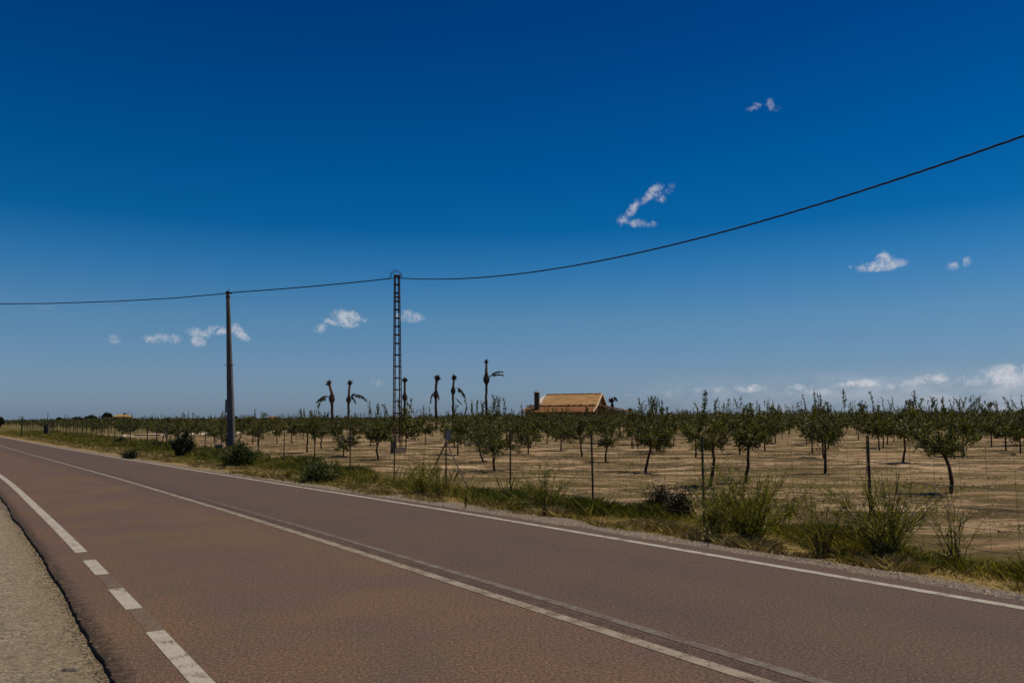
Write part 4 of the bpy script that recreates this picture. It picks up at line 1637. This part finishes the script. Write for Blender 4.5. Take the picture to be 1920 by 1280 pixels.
def round_tree(px, yt, yb, wpx, Y, lb, dark=True):
    c = at_depth(px, (yt + yb) / 2, Y)
    m = Y / F
    rng = np.random.default_rng(abs(int(px * 3)))
    h_ = (yb - yt) * m / 2
    w = wpx * m / 2
    n = 900
    u = rng.normal(0, 1, (n, 3))
    u /= np.linalg.norm(u, axis=1)[:, None]
    blob = .78 + .3 * fbm(u[:, 0] * 2 + 5, u[:, 2] * 2 + u[:, 1], abs(int(px)), 2)
    u = u * (rng.uniform(.5, 1, (n, 1)) ** .5) * blob[:, None]
    pts = u * np.array([w, w, h_]) + np.array([0, 0, c[2]])
    root = empty('dark_tree', (c[0], Y, 0))
    mb = MB()
    mb.tube([(0, 0, -.2), (.1, 0, c[2] * .5), (0, 0, c[2])], [.28, .2, .1], 7)
    for k in range(4):
        a = k * 1.6
        mb.tube([(0, 0, c[2] * .5), (math.cos(a) * w * .5, math.sin(a) * w * .5, c[2] + h_ * .3)], [.12, .04], 5)
    mb.build('trunk', M_bark, root)
    fast_mesh('crown', leaves(pts, u + np.array([0, 0, .3]), w * .22 + .25, w * .12 + .14, rng, .6), 4, M_darkleaf, root)
    tag(root, lb, 'tree', 'dark trees on the distant skyline')


for a in ((201, 774, 789, 17, 322, 'round dark tree touching the left side of the distant yellow roof'),
          (234, 775, 789, 9, 345, 'narrow dark tree at the right side of the distant yellow roof'),
          (171, 780, 790, 20, 330, 'wide low dark tree left of the distant house'),
          (145, 783, 792, 20, 340, 'ragged low dark tree, second to the left of the distant house'),
          (111, 783, 791, 11, 380, 'small dark tree on the skyline among the thin far poles'),
          (42, 786.5, 793, 9, 380, 'dark treetop behind the leftmost thin far pole'),
          (-1, 783, 797, 14, 200, 'dark bushy tree cut by the left edge of the view'),
          (442, 781, 790, 7, 250, 'small dark tree beside the concrete pole on the skyline'),
          (842, 779, 790, 9, 240, 'small round dark tree between the brush-topped palm and its neighbour')):
    round_tree(*a)

for k, (px, yt, Y, lb) in enumerate(((38, 778.5, 520, 'thin far pole, leftmost on the skyline'),
                                     (90, 773.5, 480, 'tallest thin far pole on the left skyline'),
                                     (122, 777.5, 520, 'thin far pole, left one of the close pair'),
                                     (129.5, 779, 560, 'thin far pole, right one of the close pair'),
                                     (150, 779, 560, 'faint short far pole above the ragged dark tree'),
                                     (296, 780, 480, 'thin far pole, left one between distant house and concrete pole'),
                                     (320, 779.5, 480, 'thin far pole, right one between distant house and concrete pole'),
                                     (497, 774, 380, 'thin far pole above the dull red roof'))):
    tp = at_depth(px, yt, Y)
    o = empty('distant_pole', (tp[0], Y, 0))
    mb = MB()
    mb.tube([(0, 0, -.2), (0, 0, tp[2])], [.22, .13], 6)
    mb.build('shaft', M_post, o)
    mb = MB()
    mb.box((0, 0, tp[2] - .4), (1.3, .12, .12))
    mb.build('crossarm', M_post, o)
    tag(o, lb, 'pole', 'far utility poles')

# ------------------------------------------------------------------ shrubs
def wisp(px, py, topy, wpx, lb, n=34, seed=0, dens=1.0, mat_l=None, Yo=None):
    """fan of thin green stems from one root"""
    g = on_ground(px, py)
    Y = Yo or g[1]
    if Yo:
        g = at_depth(px, py, Yo)
    m = Y / F
    Hh = at_depth(px, topy, Y)[2]
    Wd = wpx * m / 2
    rng = np.random.default_rng(seed)
    root = empty('wispy_shrub', (g[0], g[1], gz(g)))
    mb = MB()
    C, D = [], []
    for i in range(n):
        a = rng.uniform(0, 6.28)
        rr = rng.uniform(0, 1) ** .6
        rr *= 1.15
        e = np.array([math.cos(a) * Wd * rr, math.sin(a) * Wd * rr * .8, Hh * (1.08 - .32 * rr) * rng.uniform(.38, 1.12)])
        e[:2] += rng.normal(0, .09, 2)
        b_ = np.array([math.cos(a), math.sin(a), 0]) * rng.uniform(0, .10) + np.array([0, 0, -.03])
        tt = np.linspace(0, 1, 7)[:, None]
        crv = b_ + (e - b_) * tt
        crv[:, :2] -= (np.sin(tt * math.pi) * .13 * rr) * np.array([math.cos(a), math.sin(a)]) * Wd
        crv += rng.normal(0, .022, (7, 3)) * tt
        mb.tube(crv, np.linspace(.0055, .0018, 7), 4, cap=False)
        for j in range(int(rng.integers(4, 9))):
            t = rng.uniform(.3, .95)
            q = b_ + (e - b_) * t
            k = int(t * 6)
            q = crv[k]
            dr = (crv[min(6, k + 1)] - crv[max(0, k - 1)])
            dr = dr / np.linalg.norm(dr) + rng.normal(0, .38, 3)
            ln = rng.uniform(.08, .26) * Hh
            e2 = q + dr * ln
            mb.tube([q, (q + e2) / 2 + rng.normal(0, .008, 3), e2], [.003, .0022, .0012], 3, cap=False)
            mm = int(19 * dens)
            u = rng.uniform(.1, 1, mm)[:, None]
            C.append(q + (e2 - q) * u + rng.normal(0, .008, (mm, 3)))
            D.append(np.tile(dr / np.linalg.norm(dr), (mm, 1)))
    mb.build('stems', M_broomstem, root)
    C, D = np.concatenate(C), np.concatenate(D)
    fast_mesh('foliage', leaves(C + rng.normal(0, .012, C.shape), D, .046, .0105, rng, .45), 4, mat_l or M_broom, root)
    tag(root, lb, 'shrub', 'tall wispy shrubs in the verge')
    return root


wisp(1020, 950, 842, 125, 'wispy green shrub fanning out in the verge below the left end of the house', 42, 1, .7)
wisp(1408, 1004, 846, 190, 'bushiest wispy green shrub, right of the second nearest fence post', 70, 2, 1.1)
wisp(1660, 1030, 862, 210, 'wide open wispy shrub around the nearest fence post', 56, 3, .8)
wisp(1540, 1024, 880, 110, 'sparse wispy shrub left of the nearest fence post', 22, 4, .5)
wisp(1345, 994, 848, 80, 'slim yellow-green wispy shrub touching the second nearest fence post', 22, 5, 1.0)
wisp(790, 922, 838, 80, 'wispy green shrub left of the braced fence post', 34, 6, .9)
wisp(825, 926, 850, 60, 'low wispy shrub against the foot of the braced fence post', 18, 7, .7)
wisp(1790, 1040, 905, 90, 'bare thin-stemmed shrub in front of the bowed almond tree', 12, 8, .25)


def bush(name, px, Y, ytop, ybot, wpx, m, lb, n=2200, seed=0, lf=(.10, .035), up=.6, spiky=False):
    g = at_depth(px, ybot, Y)
    mpp = Y / F
    h_ = (ybot - ytop) * mpp
    w = wpx * mpp / 2
    rng = np.random.default_rng(seed)
    root = empty(name, (g[0], Y, min(0, gz((g[0], Y)))))
    mb = MB()
    C, D = [], []
    nb_ = 40
    for i in range(nb_):
        a = rng.uniform(0, 6.28)
        rr = rng.uniform(0, 1) ** .6
        hh = h_ * (1 - .55 * rr ** 2) * rng.uniform(.75, 1.05)
        if spiky:
            hh = h_ * np.interp(math.cos(a) * rr, [-1, -.3, .35, .6, 1], [.62, .82, 1.08, .75, .66]) * rng.uniform(.8, 1.02)
        e = np.array([math.cos(a) * w * rr, math.sin(a) * w * rr * .8, hh])
        b_ = np.array([math.cos(a), math.sin(a), 0]) * w * .25 * rr
        tt = np.linspace(0, 1, 5)[:, None]
        crv = b_ + (e - b_) * tt + rng.normal(0, .02, (5, 3)) * tt
        mb.tube(crv, np.linspace(.014, .004, 5), 4, cap=False)
        mm = n // nb_
        u = rng.uniform(.05, 1, mm)
        p = np.stack([np.interp(u, tt[:, 0], crv[:, k]) for k in range(3)], 1)
        C.append(p + rng.normal(0, .05 if spiky else .085, (mm, 3)))
        D.append(np.tile((e - b_) / np.linalg.norm(e - b_), (mm, 1)) * np.array([1, 1, up]) + rng.normal(0, .4, (mm, 3)))
    mb.build('stems', M_bark, root)
    C, D = np.concatenate(C), np.concatenate(D)
    C[:, 2] = np.abs(C[:, 2])
    fast_mesh('foliage', leaves(C, D, lf[0], lf[1], rng, .3), 4, m, root)
    tag(root, lb, 'bush')
    return root


bush('bush', 342, 36, 816, 861, 42, M_darkleaf, 'dark flame-shaped bush on the verge left of the concrete pole', 2600, 1, (.13, .05), 1.4, True)
bush('bush', 364, 37, 824, 848, 16, M_darkleaf, 'thin dark sprig leaning out right of the flame-shaped bush', 250, 12, (.11, .04), 1.2)
bush('bush', 448, 28.2, 835, 878, 66, M_bushleaf, 'dense rounded green bush at the foot of the concrete pole', 5200, 2, (.09, .035), .8)
bush('bush', 1236, 14.3, 908, 962, 52, M_deadleaf, 'dark withered bush in the verge, left one of a pair', 2200, 3, (.05, .016), 1.2)
bush('bush', 1276, 13.8, 925, 972, 44, M_deadleaf, 'dark withered bush in the verge, right one of a pair', 1800, 4, (.05, .016), 1.2)
bush('bush', 243, 35.2, 844, 857, 22, M_darkleaf, 'small dark green bush at the road edge near the far left', 900, 5, (.10, .04), .5)
bush('bush', 600, 21.5, 866, 902, 74, M_bushleaf, 'low dark green clump in the verge between pole and mast', 3000, 6, (.08, .026), .7)
bush('bush', 225, 52, 826, 846, 26, M_darkleaf, 'small dark bush by the fence at the far left', 700, 7, (.13, .05), .5)
bush('bush', 290, 47, 828, 848, 22, M_bushleaf, 'small olive bush by the fence left of the flame-shaped bush', 700, 8, (.13, .05), .6)
bush('bush', 540, 22.5, 893, 909, 16, M_grassy, 'tiny bright green tuft on dry verge below the fence', 500, 9, (.06, .02), .6)

# lone dry stalks at the road edge
for (px, py, yt, lb) in ((873, 953, 930, 'thin dark stalk standing at the road edge right of the mast'),
                         (1327, 1022, 985, 'leafy dry stalk at the gravel edge near the second nearest fence post'),
                         (1652, 1052, 1015, 'dark leafy stalk at the gravel edge below the nearest fence post'),
                         (1020, 968, 948, 'short green stalk on the gravel below the left wispy shrub')):
    g = on_ground(px, py, -.035)
    Hh = at_depth(px, yt, g[1])[2]
    rng = np.random.default_rng(px)
    mb = MB()
    tt = np.linspace(0, 1, 5)
    mb.tube(np.c_[tt * .02, tt * 0, -.06 + tt * (Hh + .05)], np.linspace(.007, .002, 5), 5)
    o = empty('dry_stalk', (g[0], g[1], 0))
    mb.build('stem', M_broomstem, o)
    nn_ = 90
    q = rng.uniform(.02, 1, nn_)
    fast_mesh('foliage', leaves(np.c_[rng.normal(0, .012, (nn_, 2)), q * Hh - .03], np.c_[rng.normal(0, .6, (nn_, 2)), np.full(nn_, .7)], .045, .011, rng, .3), 4, M_deadleaf, o)
    tag(o, lb, 'weed')

# crumpled bag caught under the bushiest shrub
g = on_ground(1436, 993, -.03)
bmv = MB()
rng = np.random.default_rng(3)
n1, n2 = 14, 9
vs = []
for j in range(n2):
    for i in range(n1):
        a, t = i / n1 * 6.283, j / (n2 - 1)
        r = .055 * math.sin(math.pi * (.12 + .8 * t)) * (1 + rng.normal(0, .22))
        vs.append((r * math.cos(a), r * .8 * math.sin(a), t * .16 + rng.normal(0, .006)))
fs = [(j * n1 + i, j * n1 + (i + 1) % n1, (j + 1) * n1 + (i + 1) % n1, (j + 1) * n1 + i) for j in range(n2 - 1) for i in range(n1)]
bmv.add(vs, fs)
o = bmv.build('plastic_bag', M_bag, loc=(g[0], g[1], -.09))
o.rotation_euler = (.1, -.45, .3)
tag(o, 'crumpled grey-white plastic bag lying at the foot of the bushiest shrub', 'litter')
# flat dark flake on the left shoulder
g = on_ground(131, 1269, -.08)
mb = MB()
mb.add([(-.06, -.01, 0), (-.02, -.025, 0), (.05, -.02, 0), (.065, .005, 0), (.01, .02, 0), (-.05, .018, 0),
        (-.05, -.008, .012), (-.02, -.018, .016), (.04, -.015, .013), (.052, .004, .01), (.01, .014, .015), (-.04, .012, .012)],
       [(5, 4, 3, 2, 1, 0), (6, 7, 8, 9, 10, 11)] + [(i, (i + 1) % 6, (i + 1) % 6 + 6, i + 6) for i in range(6)])
o = mb.build('stone_flake', M_block, loc=(g[0], g[1], gz(g) + .002))
tag(o, 'flat dark flake of stone lying on the pale shoulder', 'stone')

# ------------------------------------------------------------------ grass
def blades(P, h, w, rng, lean=.35):
    n = len(P)
    a = rng.uniform(0, 6.283, n)
    dx, dy = np.cos(a), np.sin(a)
    lx_ = rng.normal(0, lean, (n, 2)) * h[:, None]
    top = P + np.c_[lx_, h]
    midp = P + np.c_[lx_ * .35, h * .55]
    side = np.c_[dx, dy, np.zeros(n)] * w[:, None] / 2
    return np.stack([P - side, P + side, midp + side * .7, top], 1).reshape(-1, 3)


def scatter(n, smin, smax, rng, seed, la=.4, fb=1.3, k=7.0):
    """points in the verge, denser near the viewer"""
    u = rng.random(n)
    s_ = (smin + k) * ((smax + k) / (smin + k)) ** u - k
    lo, hi = lat_of(s_) + la, fence_l(s_) + fb
    l_ = lo + (hi - lo) * rng.random(n)
    P = road_xy(s_, l_)
    return s_, l_ - lat_of(s_), l_ - fence_l(s_), P


rng = np.random.default_rng(21)
s_, la_, fl_, P = scatter(900000, -1, 130, rng, 1)
d = np.hypot(P[:, 0], P[:, 1])
start = np.interp(s_, [4, 14], [2.1, 1.8]) + .8 * (fbm(s_ * .35, s_ * 0 + 1, 3, 3) - .5) * 2 + np.clip((s_ - 8) / 30, 0, 1) * .5
end = .75 + 1.3 * (fbm(s_ * .3, s_ * 0 + 9, 6, 3) - .5) * 2
dens = fbm(P[:, 0] * 1.3, P[:, 1] * 1.3, 11, 3)
end = end + np.interp(s_, [20, 60], [0, 1.2])
inn = np.clip((la_ - start) / .5, 0, 1) * np.clip((end - fl_) / .6, 0, 1)
keepm = rng.random(len(s_)) < inn * np.clip((dens - .22) * 2.4, .05, 1)
tall = np.clip((fbm(P[:, 0] * .8, P[:, 1] * .8, 15, 3) - .3) * 2.2, .15, 1)
P3 = np.c_[P, ground_z(P[:, 0], P[:, 1]) - .01]
h = (.04 + .24 * tall * (0.35 + .65 * inn)) * rng.uniform(.4, 1.2, len(s_)) * np.interp(s_, [15, 35], [1, 1.5])
w = (.0035 + d * .0003) * rng.uniform(.6, 1.4, len(s_))
tone = fbm(P[:, 0] * .55 + 4, P[:, 1] * .55, 33, 3) + rng.normal(0, .05, len(s_)) + np.clip(.6 - inn, 0, 1) * .25 + np.clip((s_ - 30) / 60, 0, 1) * .05
ol = tone > .52
o = fast_mesh('verge_grass', blades(P3[keepm], h[keepm], w[keepm], rng, .5), 4, [M_grass, M_grassy], None, ol[keepm].astype(int))
tag(o, 'green grass and weeds growing thick along the fence in the verge', 'grass', kind='stuff')

# taller thin weeds standing out of the grass
s_, la_, fl_, P = scatter(9000, -1, 90, rng, 5, 1.4, .9)
cl_ = fbm(P[:, 0] * .9 + 3, P[:, 1] * .9, 81, 3)
keepm = (rng.random(len(s_)) < np.clip((cl_ - .50) * 4, .02, .8)) & (la_ > 1.6)
Pk = np.c_[P, ground_z(P[:, 0], P[:, 1])][keepm]
dk = np.hypot(Pk[:, 0], Pk[:, 1])
hk = rng.uniform(.15, .5, len(Pk)) * np.clip((cl_[keepm] - .3) * 3, .4, 1)
wk = .003 + dk * .00018
V1 = blades(Pk, hk, wk * 1.2, rng, .28)
tips, dirs = [], []
for r_ in range(9):
    t_ = rng.uniform(.35, 1.0, len(Pk))[:, None]
    tips.append(Pk + np.c_[rng.normal(0, .05, (len(Pk), 2)) * hk[:, None] * 2, hk] * t_)
    dirs.append(rng.normal(0, .6, (len(Pk), 3)) + np.array([0, 0, .6]))
V2 = leaves(np.concatenate(tips), np.concatenate(dirs), .045, .010, rng, .2)
nm = len(V1) // 4 + len(V2) // 4
o = fast_mesh('tall_weeds', np.concatenate([V1, V2]), 4, [M_broom, M_grassd, M_grass], None, rng.choice(3, nm, p=[.5, .2, .3]))
tag(o, 'thin upright flowering weeds standing out of the verge grass', 'weeds', kind='stuff')

s_, la_, fl_, P = scatter(330000, -1, 110, rng, 2, .38, -.3)
d = np.hypot(P[:, 0], P[:, 1])
start = np.interp(s_, [5, 18], [1.05, .7]) + .4 * (fbm(s_ * .9, s_ * 0 + 2, 3, 3) - .5) * 2
end = 2.45 + 1.0 * (fbm(s_ * .35, s_ * 0 + 1, 3, 3) - .5) * 2
patch = fbm(P[:, 0] * 1.6, P[:, 1] * 1.6, 51, 3)
inn = np.clip((la_ - start) / .4, 0, 1) * np.clip((end - la_) / .8, .08, 1)
keepm = rng.random(len(s_)) < inn * np.clip((patch - .36) * 5, .04, 1)
P3 = np.c_[P, ground_z(P[:, 0], P[:, 1]) - .005]
h = (.03 + .10 * np.clip((patch - .35) * 2.4, 0, 1)) * rng.uniform(.4, 1.5, len(s_))
w = (.006 + d * .0003) * rng.uniform(.7, 1.4, len(s_))
ol = (rng.random(len(s_)) < np.clip((fbm(P[:, 0] * .9, P[:, 1] * .9, 71, 2) - .5) * 5, .05, .9)).astype(int)
o = fast_mesh('dry_grass', blades(P3[keepm], h[keepm], w[keepm], rng, .8), 4, [M_grassd, M_grassy], None, ol[keepm])
tag(o, 'short straw-coloured dry grass between gravel edge and green verge', 'grass', kind='stuff')

# low weeds and stubble on the orchard soil
n = 420000
u = rng.random(n)
Yw = 9 * (110 / 9) ** u
Xw = (rng.random(n) * 1.5 - .75) * Yw
s_, l_ = Xw * RD[0] + Yw * RD[1], Xw * RN[0] + Yw * RN[1]
fl_ = l_ - fence_l(s_)
band = fbm(Xw * .16, Yw * .95, 61, 3)
pt_ = fbm(Xw * .9, Yw * 1.6, 62, 3)
keepm = (fl_ > .5) & (rng.random(n) < np.clip((band - .47) * 5, .015, 1) * np.clip((pt_ - .38) * 4, 0, 1))
Pw = np.c_[Xw, Yw, ground_z(Xw, Yw) - .005]
h = (.012 + .035 * rng.random(n) ** 2) * (1 + Yw / 60)
w = (.005 + Yw * .0006)
o = fast_mesh('field_weeds', blades(Pw[keepm], h[keepm], w[keepm], rng, 1.0), 4, [M_weed, M_grassd], None, (rng.random(n) < .22)[keepm].astype(int))
tag(o, 'thin olive weeds and stubble in streaks over the orchard soil', 'weeds', kind='stuff')

# loose stones on the gravel strip, the shoulder and the field
def stones(n, P, size, name, m, lb):
    k = len(P)
    t = (1 + 5 ** .5) / 2
    ico = np.array([(-1, 0, -.5), (1, 0, -.5), (0, 1, -.4), (0, -1, -.5), (.1, .1, .8), (-.6, .6, .2), (.6, -.5, .3)], float)
    F_ = [(0, 3, 6, 4), (3, 1, 6, 3), (1, 4, 6, 1), (1, 2, 4, 1), (2, 5, 4, 2), (0, 4, 5, 0), (0, 5, 2, 0)]
    V = []
    a = rng.uniform(0, 6.283, k)
    jit = rng.uniform(.6, 1.3, (k, 7, 3))
    pts = ico[None] * jit * size[:, None, None] * np.array([1, .8, .55])
    c_, s__ = np.cos(a)[:, None], np.sin(a)[:, None]
    X = pts[..., 0] * c_ - pts[..., 1] * s__
    Y = pts[..., 0] * s__ + pts[..., 1] * c_
    Q = np.stack([X, Y, pts[..., 2]], -1) + P[:, None, :]
    tris = [(0, 3, 6), (0, 6, 4), (3, 1, 6), (1, 4, 6), (1, 2, 4), (2, 5, 4), (0, 4, 5), (0, 5, 2)]
    T = np.stack([Q[:, i] for tri in tris for i in tri], 1).reshape(-1, 3)
    o = fast_mesh(name, T, 3, m)
    tag(o, lb, 'stones', kind='stuff')


n = 9000
s_ = (2 + 5) * ((60 + 5) / 7) ** rng.random(n) - 5
l_ = lat_of(s_) + .36 + np.abs(rng.normal(0, .45, n))
P = road_xy(s_, l_)
stones(n, np.c_[P, ground_z(P[:, 0], P[:, 1]) + .002], rng.uniform(.006, .02, n) * rng.choice([1, 1, 1, 1.8], n), 'gravel', M_stone, 'loose pale gravel along the far edge of the asphalt')
n = 5000
s_ = (4) * (30 / 4) ** rng.random(n)
l_ = lat_of(s_, LL) - .5 - rng.uniform(0, 1, n) ** 1.4 * 5
P = road_xy(s_, l_)
stones(n, np.c_[P, ground_z(P[:, 0], P[:, 1]) + .001], rng.uniform(.003, .010, n), 'grit', M_stone, 'fine grit scattered on the pale left shoulder')
n = 5200
s_ = 1.5 * (40 / 1.5) ** rng.random(n)
l_ = lat_of(s_, LL) - .44 + rng.normal(-.02, .05, n)
P = road_xy(s_, l_)
zz = np.where(l_ > edge_left(s_), .001, ground_z(P[:, 0], P[:, 1]) + .002)
stones(n, np.c_[P, zz], rng.uniform(.004, .016, n), 'asphalt_crumbs', M_crumb, 'dark crumbs of broken asphalt lying along the left road edge')
n = 2600
Yw = 13 * (80 / 13) ** rng.random(n)
Xw = (rng.random(n) * 1.5 - .75) * Yw
s_, l_ = Xw * RD[0] + Yw * RD[1], Xw * RN[0] + Yw * RN[1]
ok = (l_ - fence_l(s_) > .9)
P = np.c_[Xw, Yw, ground_z(Xw, Yw) + .005][ok]
stones(n, P, rng.uniform(.015, .05, ok.sum()), 'field_stones', M_stone, 'pale stones and clods strewn over the orchard soil')
